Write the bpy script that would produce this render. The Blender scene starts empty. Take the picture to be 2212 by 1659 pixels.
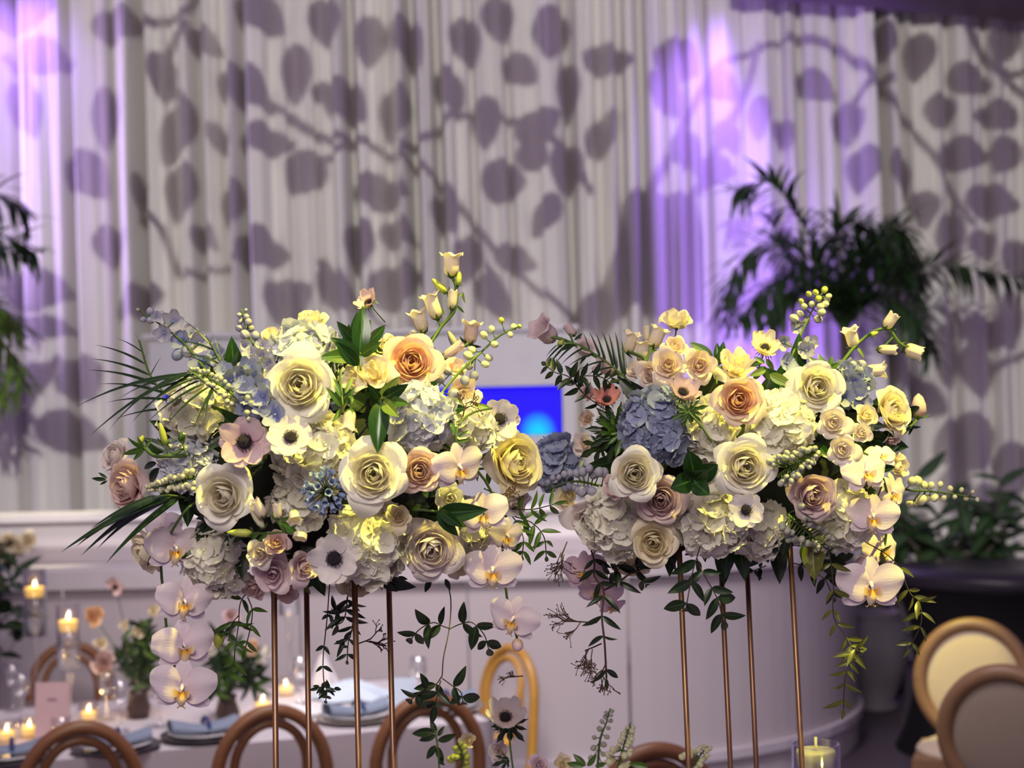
import bpy, math, random
import numpy as np
from mathutils import Vector, Matrix, Quaternion, Euler

SC = bpy.context.scene
COL = SC.collection
rnd = random.Random(7)
R = math.radians

# ------------------------------------------------------------------ camera
FPX, CW, CH = 3404.0, 2212.0, 1659.0
CAM_POS = Vector((0, 0, 2.0))
cam_data = bpy.data.cameras.new('camera')
cam_data.sensor_width = 36.0
cam_data.lens = 36.0 * FPX / CW
cam_data.clip_end = 100
cam_data.dof.use_dof = True
cam_data.dof.focus_distance = 2.52
cam_data.dof.aperture_fstop = 4.0
cam = bpy.data.objects.new('camera', cam_data)
COL.objects.link(cam)
CAM_M = Matrix.Translation(CAM_POS) @ Matrix.Rotation(R(90 + 0.85), 4, 'X') @ Matrix.Rotation(R(-1.3), 4, 'Z')
cam.matrix_world = CAM_M
SC.camera = cam
CR = (CAM_M.to_3x3() @ Vector((1, 0, 0))).normalized()      # camera right
CU = (CAM_M.to_3x3() @ Vector((0, 1, 0))).normalized()      # camera up
CF = (CAM_M.to_3x3() @ Vector((0, 0, -1))).normalized()     # camera forward

def P(px, py, D):
    """the point at distance D that shows at photograph pixel (px, py)"""
    return CAM_POS + (CF + CR * ((px - CW / 2) / FPX) + CU * ((CH / 2 - py) / FPX)) * D
def proj(p):
    d = Vector(p) - CAM_POS
    z = d.dot(CF)
    return CW / 2 + d.dot(CR) / z * FPX, CH / 2 - d.dot(CU) / z * FPX
def T(px, py, z):
    """point on the horizontal plane at height z"""
    d = CF + CR * ((px - CW / 2) / FPX) + CU * ((CH / 2 - py) / FPX)
    return CAM_POS + d * ((z - CAM_POS.z) / d.z)
def G(px, y, z=0.0):
    """point at height z and world depth y that lies in pixel column px"""
    x = (px - CW / 2) / FPX * y
    for _ in range(4):
        q = proj((x, y, z))[0]
        x += (px - q) / FPX * y
    return Vector((x, y, z))

# ------------------------------------------------------------------ world, exposure
vs = SC.view_settings
vs.view_transform = 'Standard'; vs.look = 'None'; vs.gamma = 1.0; vs.use_curve_mapping = False
vs.exposure = 0.0
W = bpy.data.worlds.new('world'); SC.world = W; W.use_nodes = True
bg = W.node_tree.nodes['Background']
bg.inputs[0].default_value = (0.165, 0.112, 0.225, 1); bg.inputs[1].default_value = 1.02

# ------------------------------------------------------------------ lights of the room, plus added fill
def aim(o, target):
    d = Vector(target) - o.location
    o.rotation_euler = d.to_track_quat('-Z', 'Y').to_euler()
def lamp(name, kind, loc, target, power, color, **kw):
    l = bpy.data.lights.new(name, kind); l.energy = power; l.color = color
    for k, v in kw.items(): setattr(l, k, v)
    o = bpy.data.objects.new(name, l); COL.objects.link(o); o.location = loc
    if target is not None: aim(o, target)
    return o
CURT_Y = lambda x: 12.0 + 0.12 * x
PROJ = Vector((0.4, -1.2, 4.35))            # leaf-pattern projector hanging behind the camera
lamp('pattern_projector_light', 'SPOT', PROJ, (0.2, 12.0, 3.0), 2500, (1.0, 0.97, 0.90), spot_size=R(60), spot_blend=0.3, shadow_soft_size=0.0006)
lamp('front_fill_light', 'AREA', (-0.4, -1.6, 4.6), (0.1, 2.6, 1.8), 190, (1.0, 0.89, 0.78), shape='DISK', size=2.2)  # added fill from behind the camera, brightens the shaded blooms
lamp('bar_fill_light', 'AREA', (-0.4, 4.4, 5.2), (0.0, 7.4, 0.6), 58, (1.0, 0.90, 0.88), shape='DISK', size=1.8, spread=R(80))  # added overhead fill that lifts the bar front
WARM = (1.0, 0.88, 0.13)
lamp('pin_spot_left', 'SPOT', (0.75, 1.6, 4.7), P(800, 795, 2.45), 1050, WARM, spot_size=R(14), spot_blend=0.7, shadow_soft_size=0.03)
lamp('pin_spot_right', 'SPOT', (1.5, 1.65, 4.7), P(1775, 825, 2.6), 1100, WARM, spot_size=R(13.5), spot_blend=0.7, shadow_soft_size=0.03)
lamp('pin_spot_chair', 'SPOT', (1.2, 6.3, 4.8), P(1135, 1470, 7.0), 800, WARM, spot_size=R(11), spot_blend=0.6, shadow_soft_size=0.03)
lamp('pin_spot_table', 'SPOT', (-0.9, 6.0, 4.8), T(740, 1520, 0.76), 380, (1.0, 0.95, 0.85), spot_size=R(13), spot_blend=0.8, shadow_soft_size=0.05)
lamp('pin_spot_guest_chairs', 'SPOT', (0.7, 6.9, 4.8), P(2050, 1450, 7.2), 950, WARM, spot_size=R(9), spot_blend=0.6, shadow_soft_size=0.03)
lamp('pin_spot_bar_shelf', 'SPOT', (-2.6, 7.9, 4.8), P(110, 1125, 8.5), 700, (1.0, 0.92, 0.6), spot_size=R(15), spot_blend=0.7, shadow_soft_size=0.03)
VIO = (0.38, 0.18, 1.0)
lamp('violet_wash_top', 'SPOT', P(1580, -190, 11.1), P(1590, 330, 12.1), 300, VIO, spot_size=R(62), spot_blend=1.0, shadow_soft_size=0.1)
lamp('violet_wash_top', 'SPOT', P(1700, -190, 11.1), P(1690, 330, 12.1), 300, VIO, spot_size=R(62), spot_blend=1.0, shadow_soft_size=0.1)
lamp('violet_wash_floor', 'SPOT', G(1640, 11.2, 0.25), P(1630, 560, 12.15), 900, VIO, spot_size=R(42), spot_blend=1.0, shadow_soft_size=0.1)
lamp('violet_wash_left', 'SPOT', P(20, -190, 10.8), P(40, 250, 11.6), 130, VIO, spot_size=R(62), spot_blend=1.0, shadow_soft_size=0.1)
lamp('violet_wash_side', 'SPOT', (-5.4, 10.6, 3.9), P(420, 380, 11.8), 480, (0.60, 0.40, 1.0), spot_size=R(80), spot_blend=0.9, shadow_soft_size=0.1)

# ------------------------------------------------------------------ materials
def srgb(r, g, b):
    f = lambda c: (c / 255 / 12.92) if c / 255 <= 0.04045 else ((c / 255 + 0.055) / 1.055) ** 2.4
    return (f(r), f(g), f(b), 1)
MATS = {}
def nodes_of(name):
    m = bpy.data.materials.new(name); m.use_nodes = True
    nt = m.node_tree
    return m, nt, nt.nodes['Principled BSDF'], nt.nodes['Material Output']
def N(nt, typ, **kw):
    n = nt.nodes.new(typ)
    for k, v in kw.items(): setattr(n, k, v)
    return n
def plain(name, c, rough=0.5, metal=0.0, c2=None, scale=8.0, bump=0.0, spec=0.5, stretch=(1, 1, 1), sheen=0.0):
    if name in MATS: return MATS[name]
    m, nt, b, out = nodes_of(name)
    b.inputs['Roughness'].default_value = rough; b.inputs['Metallic'].default_value = metal
    b.inputs['Specular IOR Level'].default_value = spec
    if sheen: b.inputs['Sheen Weight'].default_value = sheen
    tc = N(nt, 'ShaderNodeTexCoord'); mp = N(nt, 'ShaderNodeMapping'); mp.inputs['Scale'].default_value = stretch
    nz = N(nt, 'ShaderNodeTexNoise'); nz.inputs['Scale'].default_value = scale; nz.inputs['Detail'].default_value = 4
    nt.links.new(tc.outputs['Object'], mp.inputs[0]); nt.links.new(mp.outputs[0], nz.inputs['Vector'])
    mx = N(nt, 'ShaderNodeMix', data_type='RGBA')
    mx.inputs[6].default_value = c
    mx.inputs[7].default_value = c2 if c2 else tuple(x * 0.82 for x in c[:3]) + (1,)
    nt.links.new(nz.outputs['Fac'], mx.inputs[0]); nt.links.new(mx.outputs[2], b.inputs['Base Color'])
    if bump:
        bp = N(nt, 'ShaderNodeBump'); bp.inputs['Strength'].default_value = bump; bp.inputs['Distance'].default_value = 0.01
        nt.links.new(nz.outputs['Fac'], bp.inputs['Height']); nt.links.new(bp.outputs[0], b.inputs['Normal'])
    MATS[name] = m
    return m
def petal(name, edge, base, transl=0.28, rough=0.55, pos=0.55, vein=0.25, spec=0.25):
    """petal: colour runs from the base to the rim of each petal (UV y), faint veins, light shines through"""
    if name in MATS: return MATS[name]
    m, nt, b, out = nodes_of(name)
    uv = N(nt, 'ShaderNodeUVMap'); sp = N(nt, 'ShaderNodeSeparateXYZ'); nt.links.new(uv.outputs[0], sp.inputs[0])
    rp = N(nt, 'ShaderNodeValToRGB'); rp.color_ramp.elements[0].color = base; rp.color_ramp.elements[1].color = edge
    rp.color_ramp.elements[0].position = 0.12; rp.color_ramp.elements[1].position = pos
    nt.links.new(sp.outputs['Y'], rp.inputs[0])
    mp = N(nt, 'ShaderNodeMapping'); mp.inputs['Scale'].default_value = (22, 2.0, 1); nt.links.new(uv.outputs[0], mp.inputs[0])
    nz = N(nt, 'ShaderNodeTexNoise'); nz.inputs['Scale'].default_value = 1.6; nz.inputs['Detail'].default_value = 3
    nt.links.new(mp.outputs[0], nz.inputs['Vector'])
    bp = N(nt, 'ShaderNodeBump'); bp.inputs['Strength'].default_value = vein; bp.inputs['Distance'].default_value = 0.002
    nt.links.new(nz.outputs['Fac'], bp.inputs['Height']); nt.links.new(bp.outputs[0], b.inputs['Normal'])
    nt.links.new(rp.outputs[0], b.inputs['Base Color'])
    b.inputs['Roughness'].default_value = rough; b.inputs['Specular IOR Level'].default_value = spec
    tr = N(nt, 'ShaderNodeBsdfTranslucent'); nt.links.new(rp.outputs[0], tr.inputs[0])
    ms = N(nt, 'ShaderNodeMixShader'); ms.inputs[0].default_value = transl
    nt.links.new(b.outputs[0], ms.inputs[1]); nt.links.new(tr.outputs[0], ms.inputs[2]); nt.links.new(ms.outputs[0], out.inputs[0])
    MATS[name] = m
    return m
def leafmat(name, c, c2, rough=0.35, transl=0.12, spec=0.5):
    if name in MATS: return MATS[name]
    m, nt, b, out = nodes_of(name)
    uv = N(nt, 'ShaderNodeUVMap'); sp = N(nt, 'ShaderNodeSeparateXYZ'); nt.links.new(uv.outputs[0], sp.inputs[0])
    # midrib: lighter thin line where u is near 0.5
    s1 = N(nt, 'ShaderNodeMath', operation='SUBTRACT'); s1.inputs[1].default_value = 0.5
    s2 = N(nt, 'ShaderNodeMath', operation='ABSOLUTE'); s3 = N(nt, 'ShaderNodeMath', operation='LESS_THAN'); s3.inputs[1].default_value = 0.03
    nt.links.new(sp.outputs['X'], s1.inputs[0]); nt.links.new(s1.outputs[0], s2.inputs[0]); nt.links.new(s2.outputs[0], s3.inputs[0])
    nz = N(nt, 'ShaderNodeTexNoise'); nz.inputs['Scale'].default_value = 6; nt.links.new(uv.outputs[0], nz.inputs['Vector'])
    mx = N(nt, 'ShaderNodeMix', data_type='RGBA'); mx.inputs[6].default_value = c; mx.inputs[7].default_value = c2
    nt.links.new(nz.outputs['Fac'], mx.inputs[0])
    m2 = N(nt, 'ShaderNodeMix', data_type='RGBA'); m2.inputs[7].default_value = tuple(min(1, x * 1.8 + 0.02) for x in c2[:3]) + (1,)
    nt.links.new(mx.outputs[2], m2.inputs[6]); nt.links.new(s3.outputs[0], m2.inputs[0])
    nt.links.new(m2.outputs[2], b.inputs['Base Color'])
    b.inputs['Roughness'].default_value = rough; b.inputs['Specular IOR Level'].default_value = spec
    tr = N(nt, 'ShaderNodeBsdfTranslucent'); nt.links.new(m2.outputs[2], tr.inputs[0])
    ms = N(nt, 'ShaderNodeMixShader'); ms.inputs[0].default_value = transl
    nt.links.new(b.outputs[0], ms.inputs[1]); nt.links.new(tr.outputs[0], ms.inputs[2]); nt.links.new(ms.outputs[0], out.inputs[0])
    MATS[name] = m
    return m
def glassmat(name, tint=(1, 1, 1, 1)):
    if name in MATS: return MATS[name]
    m, nt, b, out = nodes_of(name)
    fr = N(nt, 'ShaderNodeLayerWeight'); fr.inputs[0].default_value = 0.35
    tp = N(nt, 'ShaderNodeBsdfTransparent'); tp.inputs[0].default_value = tint
    gl = N(nt, 'ShaderNodeBsdfGlossy'); gl.inputs['Roughness'].default_value = 0.05
    ad = N(nt, 'ShaderNodeMath', operation='MULTIPLY_ADD'); ad.inputs[1].default_value = 0.75; ad.inputs[2].default_value = 0.06
    nt.links.new(fr.outputs['Facing'], ad.inputs[0])
    ms = N(nt, 'ShaderNodeMixShader'); nt.links.new(ad.outputs[0], ms.inputs[0])
    nt.links.new(tp.outputs[0], ms.inputs[1]); nt.links.new(gl.outputs[0], ms.inputs[2]); nt.links.new(ms.outputs[0], out.inputs[0])
    MATS[name] = m
    return m
def emit(name, c, s):
    if name in MATS: return MATS[name]
    m, nt, b, out = nodes_of(name)
    b.inputs['Base Color'].default_value = c; b.inputs['Emission Color'].default_value = c; b.inputs['Emission Strength'].default_value = s
    MATS[name] = m
    return m

# ------------------------------------------------------------------ mesh helpers
class MB:
    """collects vertices, faces, uvs and material indices; build() makes one mesh"""
    def __init__(s): s.v = []; s.f = []; s.uv = []; s.mi = []
    def grid(s, nu, nv, fn, mi=0, closed=False, M=None):
        o = len(s.v)
        for j in range(nv + 1):
            for i in range(nu + 1):
                u = i / nu; v = j / nv
                p = Vector(fn(u, v))
                s.v.append(M @ p if M is not None else p)
        for j in range(nv):
            for i in range(nu):
                a = o + j * (nu + 1) + i
                s.f.append((a, a + 1, a + nu + 2, a + nu + 1)); s.mi.append(mi)
                s.uv.append(((i / nu, j / nv), ((i + 1) / nu, j / nv), ((i + 1) / nu, (j + 1) / nv), (i / nu, (j + 1) / nv)))
        return s
    def tube(s, pts, r, n=6, mi=0, caps=True):
        pts = [Vector(p) for p in pts]; k = len(pts)
        rr = r if hasattr(r, '__len__') else [r] * k
        o = len(s.v); up = None
        for i, p in enumerate(pts):
            t = (pts[min(i + 1, k - 1)] - pts[max(i - 1, 0)])
            t = t.normalized() if t.length > 1e-9 else Vector((0, 0, 1))
            if up is None:
                up = t.orthogonal().normalized()
            else:
                up = (up - t * up.dot(t)); up = up.normalized() if up.length > 1e-6 else t.orthogonal().normalized()
            w = t.cross(up)
            for a in range(n):
                q = 2 * math.pi * a / n
                s.v.append(p + (up * math.cos(q) + w * math.sin(q)) * rr[i])
        for i in range(k - 1):
            for a in range(n):
                b = (a + 1) % n
                s.f.append((o + i * n + a, o + i * n + b, o + (i + 1) * n + b, o + (i + 1) * n + a)); s.mi.append(mi)
                s.uv.append(((a / n, i / (k - 1)), ((a + 1) / n, i / (k - 1)), ((a + 1) / n, (i + 1) / (k - 1)), (a / n, (i + 1) / (k - 1))))
        if caps:
            for i, fl in ((0, True), (k - 1, False)):
                idx = [o + i * n + a for a in range(n)]
                s.f.append(tuple(reversed(idx)) if fl else tuple(idx)); s.mi.append(mi); s.uv.append(tuple((0.5, i / (k - 1)) for _ in idx))
        return s
    def lathe(s, prof, n=24, mi=0, M=None, fn=None):
        o = len(s.v); k = len(prof)
        for j, (r, z) in enumerate(prof):
            for a in range(n):
                q = 2 * math.pi * a / n
                p = Vector((r * math.cos(q), r * math.sin(q), z))
                if fn: p = Vector(fn(p, q, j / (k - 1)))
                s.v.append(M @ p if M is not None else p)
        for j in range(k - 1):
            for a in range(n):
                b = (a + 1) % n
                s.f.append((o + j * n + a, o + j * n + b, o + (j + 1) * n + b, o + (j + 1) * n + a)); s.mi.append(mi)
                s.uv.append(((a / n, j / (k - 1)), ((a + 1) / n, j / (k - 1)), ((a + 1) / n, (j + 1) / (k - 1)), (a / n, (j + 1) / (k - 1))))
        return s
    def box(s, c, d, mi=0, M=None):
        o = len(s.v); c = Vector(c)
        for sx in (-1, 1):
            for sy in (-1, 1):
                for sz in (-1, 1):
                    p = c + Vector((sx * d[0] / 2, sy * d[1] / 2, sz * d[2] / 2))
                    s.v.append(M @ p if M is not None else p)
        for f in ((0, 1, 3, 2), (4, 6, 7, 5), (0, 4, 5, 1), (2, 3, 7, 6), (0, 2, 6, 4), (1, 5, 7, 3)):
            s.f.append(tuple(o + i for i in f)); s.mi.append(mi); s.uv.append(((0, 0), (1, 0), (1, 1), (0, 1)))
        return s
    def ball(s, c, r, nu=8, nv=6, mi=0, M=None, sc=(1, 1, 1)):
        c = Vector(c)
        def fn(u, v):
            a = 2 * math.pi * u; t = math.pi * (v - 0.5)
            return c + Vector((math.cos(a) * math.cos(t) * r * sc[0], math.sin(a) * math.cos(t) * r * sc[1], math.sin(t) * r * sc[2]))
        return s.grid(nu, nv, fn, mi, M=M)
    def poly(s, pts, mi=0):
        o = len(s.v); s.v += [Vector(p) for p in pts]
        s.f.append(tuple(range(o, o + len(pts)))); s.mi.append(mi); s.uv.append(tuple((0.5, 0.5) for _ in pts)); return s
    def mesh(s, name, mats=None, smooth=True):
        me = bpy.data.meshes.new(name)
        me.from_pydata([tuple(p) for p in s.v], [], s.f)
        uvl = me.uv_layers.new(name='UVMap')
        flat = [c for f in s.uv for p in f for c in p]
        uvl.data.foreach_set('uv', flat)
        me.polygons.foreach_set('material_index', s.mi)
        me.polygons.foreach_set('use_smooth', [smooth] * len(s.f))
        if mats:
            for m in (mats if isinstance(mats, (list, tuple)) else [mats]): me.materials.append(m)
        me.update()
        return me

def O(name, me, parent=None, M=None):
    o = bpy.data.objects.new(name, me)
    if parent is not None: o.parent = parent
    if M is not None: o.matrix_basis = M
    COL.objects.link(o)
    return o
def tag(o, label=None, cat=None, group=None, kind=None):
    if label: o['label'] = label
    if cat: o['category'] = cat
    if group: o['group'] = group
    if kind: o['kind'] = kind
    return o
def root(name, M, label, cat, group=None):
    o = bpy.data.objects.new(name, None)
    o.empty_display_size = 0.05
    if not isinstance(M, Matrix): M = Matrix.Translation(M)
    o.matrix_basis = M
    COL.objects.link(o)
    return tag(o, label, cat, group)
_mc = {}
def withmat(me, mats):
    """the same mesh data with other materials (cached, shared by all alike pieces)"""
    mats = mats if isinstance(mats, (list, tuple)) else [mats]
    key = (me.name, tuple(m.name for m in mats))
    if key not in _mc:
        c = me.copy(); c.materials.clear()
        for m in mats: c.materials.append(m)
        _mc[key] = c
    return _mc[key]
def frame(z, up=None, spin=0.0):
    """rotation whose local Z is z"""
    z = Vector(z).normalized()
    up = Vector(up) if up is not None else CU
    x = up.cross(z)
    if x.length < 1e-4: x = CR.copy()
    x.normalize(); y = z.cross(x)
    m = Matrix((x, y, z)).transposed().to_4x4()
    return m @ Matrix.Rotation(spin, 4, 'Z')
def TRS(loc, rot4, s):
    return Matrix.Translation(loc) @ rot4 @ Matrix.Diagonal((s, s, s, 1))
def bez(p0, p1, p2, p3, t):
    a = 1 - t
    return tuple(a * a * a * p0[i] + 3 * a * a * t * p1[i] + 3 * a * t * t * p2[i] + t * t * t * p3[i] for i in range(len(p0)))
def smooth_path(pts, n=24):
    """Catmull-Rom through the points"""
    pts = [Vector(p) for p in pts]
    if len(pts) == 2: return [pts[0].lerp(pts[1], i / n) for i in range(n + 1)]
    q = [pts[0] * 2 - pts[1]] + pts + [pts[-1] * 2 - pts[-2]]
    seg = len(pts) - 1; out = []
    for i in range(n + 1):
        t = i / n * seg; k = min(int(t), seg - 1); t -= k
        a, b, c, d = q[k], q[k + 1], q[k + 2], q[k + 3]
        out.append(0.5 * ((2 * b) + (c - a) * t + (2 * a - 5 * b + 4 * c - d) * t * t + (3 * b - a - 3 * c + d) * t ** 3))
    return out

# ------------------------------------------------------------------ the setting
M_floor = plain('dark_floorboards', srgb(92, 80, 92), 0.45, c2=srgb(60, 52, 66), scale=3, stretch=(1, 9, 1))
M_wall = plain('back_wall_paint', srgb(170, 165, 170), 0.9)
M_soff = plain('plum_soffit_paint', srgb(104, 88, 100), 0.8)
tag(O('floor', MB().grid(1, 1, lambda u, v: (-9 + 18 * u, -3 + 17 * v, 0)).mesh('floor', M_floor)), kind='structure')
def wall_line(u): 
    x = -7 + 14 * u; return x, CURT_Y(x) + 0.45
tag(O('wall_back', MB().grid(1, 1, lambda u, v: (*wall_line(u), 5.6 * v)).mesh('wall_back', M_wall)), kind='structure')
# plum soffit along the top right, in front of the drape
s1 = P(1600, -6, 11.7); s2 = P(2212, 46, 12.0)
dv = (s2 - s1)
sa, sb = s1 - dv * 0.03, s2 + dv * 0.6
nv_ = Vector((dv.y, -dv.x, 0)).normalized()
mb = MB(); o_ = [sa, sb, sb + nv_ * 0.9, sa + nv_ * 0.9]
vv = [p.copy() for p in o_] + [p + Vector((0, 0, 0.5)) for p in o_]
mb.v += vv
for f in ((0, 1, 2, 3), (7, 6, 5, 4), (0, 4, 5, 1), (1, 5, 6, 2), (2, 6, 7, 3), (3, 7, 4, 0)):
    mb.f.append(f); mb.mi.append(0); mb.uv.append(((0, 0), (1, 0), (1, 1), (0, 1)))
tag(O('trim_1', mb.mesh('trim_1', M_soff, smooth=False)), kind='structure')

# ---- the drape: pleated panels hanging from a rod
def drapemat():
    m, nt, b, out = nodes_of('white_voile_drape')
    tc = N(nt, 'ShaderNodeTexCoord'); mp = N(nt, 'ShaderNodeMapping'); mp.inputs['Scale'].default_value = (60, 60, 0.6)
    nz = N(nt, 'ShaderNodeTexNoise'); nz.inputs['Scale'].default_value = 1; nz.inputs['Detail'].default_value = 3
    nt.links.new(tc.outputs['Object'], mp.inputs[0]); nt.links.new(mp.outputs[0], nz.inputs['Vector'])
    mx = N(nt, 'ShaderNodeMix', data_type='RGBA'); mx.inputs[6].default_value = srgb(236, 233, 228); mx.inputs[7].default_value = srgb(214, 210, 208)
    nt.links.new(nz.outputs['Fac'], mx.inputs[0]); nt.links.new(mx.outputs[2], b.inputs['Base Color'])
    b.inputs['Roughness'].default_value = 0.85; b.inputs['Specular IOR Level'].default_value = 0.1; b.inputs['Sheen Weight'].default_value = 0.1
    return m
M_drape = drapemat()
drng = random.Random(3)
edges_px = [-260, 170, 545, 955, 1365, 1560, 1895, 2460]
drape_label = ['white pleated drape panel behind the left palm fronds, violet light at its top',
 'white pleated drape panel left of centre with the deepest dark folds', 'white drape panel behind the tall white bellflower stem, left arrangement',
 'white drape panel above the gap between the two arrangements', 'white drape panel carrying the dark tree trunk shadow', 'white drape panel flooded with violet light behind the tall palm',
 'white drape panel at the far right below the plum soffit']
crs = []
for px in edges_px:
    x = (px - 1106) / FPX * 12.0
    for _ in range(6):
        x += (px - proj((x, CURT_Y(x), 3.0))[0]) / FPX * 12
    crs.append(x)
# fold creases seen in the photograph (pixel columns at mid height)
crease_px = [175, 262, 332, 385, 448, 500, 548, 640, 700, 775, 850, 905, 958, 1030, 1110, 1237, 1300, 1345, 1390, 1440, 1480, 1525, 1620, 1690, 1735, 1810, 1895, 1950, 1985, 2050, 2130, 2190]
dep_px = [1.0, .9, 1.3, .6, 1.0, .7, 1.3, .5, .5, 1.1, .6, 1.2, 1.1, .7, .6, 1.0, .5, .8, 1.0, .7, .9, .9, .5, .8, .7, .7, 1.3, .9, .5, .8, .7, .7]
crx = []
for px, d in zip(crease_px, dep_px):
    x = (px - 1106) / FPX * 12.0
    for _ in range(6): x += (px - proj((x, CURT_Y(x), 3.2))[0]) / FPX * 12
    crx.append((x, d))
for px in (-230, -150, -60, 20, 95, 2260, 2330, 2400): crx.append(((px - 1106) / FPX * 12, 0.8))
crx.sort()
cxs = np.array([c[0] for c in crx]); cds = np.array([c[1] for c in crx])
ph = [drng.uniform(0, 6.28) for _ in range(8)]
def drape_off(x, z):
    # how far the cloth stands out towards the room
    k = int(np.searchsorted(cxs, x)); k = min(max(k, 1), len(cxs) - 1)
    a, b = cxs[k - 1], cxs[k]
    t = min(max((x - a) / (b - a), 0.0), 1.0)
    w_ = b - a
    dist = min(t, 1 - t) * w_
    dep = cds[k - 1] if t < 0.5 else cds[k]
    s_ = min(1.0, dist / (0.028 + 0.032 * dep)); s_ = s_ * s_ * (3 - 2 * s_)
    base = 0.27 * s_ * dep * dep + 0.10 * min(w_, 0.4) * math.sin(math.pi * min(max(t, 0), 1)) + 0.03 * math.sin(3 * math.pi * t + k)
    fine = 0.006 * math.sin(x * 47 + ph[0] + 0.3 * z) + 0.003 * math.sin(x * 83 + ph[1]) + 0.009 * math.sin(x * 23 + ph[2] - 0.2 * z)
    top = max(0, (z - 3.6) / 1.6)
    fine += top * 0.012 * math.sin(x * 120 + ph[3])
    sway = 0.02 * math.sin(z * 1.3 + x * 2)
    return base * (1 - 0.25 * top) + fine + sway
lean = -0.012
for i in range(len(edges_px) - 1):
    x0, x1 = crs[i], crs[i + 1]
    n = max(20, int((x1 - x0) / 0.008))
    def fn(u, v, x0=x0, x1=x1):
        z = 0.03 + 5.35 * v; x = x0 + (x1 - x0) * u
        xx = x + lean * (z - 3) * (1.0 if x < 0.5 else 0.0)
        return (xx, CURT_Y(xx) - drape_off(x, z), z)
    o = O('drape_panel', MB().grid(n, 10, fn).mesh('drape_panel', M_drape))
    tag(o, drape_label[i], 'curtain', 'panels of the white drape')

# ---- leaf-pattern projector: lamp, housing and the cut plate that throws the leaf shadows
LEAVES = """40 20 140 95 0;95 128 120 70 20;55 235 125 62 70;255 62 115 66 0;350 165 105 58 80;228 258 135 52 92;385 287 135 66 112;440 95 85 52 30;530 200 135 72 35;
562 32 115 80 35;640 155 125 58 92;575 312 112 58 0;660 372 98 82 125;190 385 115 78 50;392 415 115 62 95;505 445 92 46 95;235 535 88 62 80;300 425 85 32 80;
562 550 115 74 4;620 652 110 84 -35;302 662 100 62 -30;80 632 145 76 6;95 716 135 44 4;700 45 102 58 80;800 90 112 62 100;880 95 122 54 70;745 225 112 70 50;
855 245 112 60 95;972 200 104 54 70;1005 90 104 60 75;820 420 112 70 8;775 535 104 58 92;860 510 84 52 20;720 630 112 50 62;850 622 124 80 -30;172 828 96 92 60;
1085 392 92 84 0;1075 40 100 60 80;1050 262 112 54 95;150 945 155 78 15;20 905 100 70 10;1190 75 112 70 92;1122 150 80 60 40;1226 200 122 44 92;1310 130 104 60 4;
1462 130 102 78 40;1440 205 112 60 60;1160 280 98 70 -30;1300 292 112 52 -60;1222 368 112 62 92;1150 338 70 60 40;1540 372 92 60 4;1572 300 72 50 60;1640 252 92 42 92;
1692 290 66 44 70;1760 185 92 58 30;1830 270 92 58 92;1862 372 92 66 105;1985 120 104 60 105;1910 96 84 48 92;2090 175 94 60 18;2170 90 94 60 105;2030 240 76 60 92;
2155 250 94 58 180;2080 335 102 66 2;2172 335 84 60 115;2140 436 114 66 4;1995 448 78 60 90;1945 380 94 38 80;2052 515 114 56 92;2122 528 64 56 60;2182 690 124 50 92;
2125 722 114 58 18;2110 800 114 66 80;2042 770 134 48 84;1990 690 66 42 60;2085 960 124 118 60;2190 1010 110 80 90;2150 1090 110 70 20;1480 330 84 60 60;1560 190 80 60 30;
470 300 70 40 60;700 200 60 40 20;960 470 90 50 70;1010 560 100 56 100;1060 640 100 50 60;1110 560 90 54 20;1180 470 90 50 120;60 830 120 60 160;440 520 70 46 40;2200 560 90 60 60;2000 860 100 60 40;2060 1060 100 60 100"""
BRANCH = ["620 250 700 300 770 310 850 340 950 400 1050 520 1130 600 1240 700", "310 60 400 30 430 -20", "400 50 362 130 380 200 402 250 350 320", "640 372 705 345 770 312",
 "300 480 350 500 392 592 470 590 545 545", "2080 40 2130 130 2212 205 2260 240", "1700 80 1790 95 1860 150 1900 200 1962 272 2022 342 2062 430 2102 492", "2140 140 2180 160 2230 150",
 "1370 480 1440 350 1500 230 1560 140 1700 85", "1500 430 1560 300 1610 200 1640 90", "2120 810 2170 785 2230 755", "480 160 560 210 625 250", "130 780 80 850 40 930", "690 560 730 610 800 690 860 720",
 "1280 420 1180 300 1060 250 960 260", "10 120 60 180 70 280", "860 330 930 300 1000 220", "1960 640 2040 560 2060 440", "1930 180 1880 190 1840 230"]
GD = 0.35                                      # lens to plate
gax = (Vector((0.2, 12.0, 3.0)) - PROJ).normalized()
def curtain_hit(px, py):
    d = CF + CR * ((px - CW / 2) / FPX) + CU * ((CH / 2 - py) / FPX)
    n = Vector((0.12, -1, 0)); c = Vector((0, 11.9, 0))
    return CAM_POS + d * ((c - CAM_POS).dot(n) / d.dot(n))
def to_plate(px, py):
    h = curtain_hit(px, py) - PROJ
    return PROJ + h * (GD / h.dot(gax))
mb = MB()
for s in LEAVES.replace('\n', '').split(';'):
    cx, cy, L, w, a = map(float, s.split()); L *= 1.08; w *= 1.12
    ca, sa_ = math.cos(R(a)), math.sin(R(a)); pts = []
    wob = drng.uniform(-0.15, 0.15)
    for k in range(22):
        t = 2 * math.pi * k / 22
        lx = math.cos(t); ly = math.sin(t)
        wid = (1 - 0.55 * max(0, lx) ** 1.2) * (1.0 if lx < 0.92 else 0.6)
        x = lx * L / 2 * (1.12 if lx > 0 else 0.95); y = ly * w / 2 * wid * 1.12 + wob * w * 0.3 * lx * lx
        pts.append(to_plate(cx + x * ca - y * sa_, cy + x * sa_ + y * ca))
    mb.poly(pts)
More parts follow.
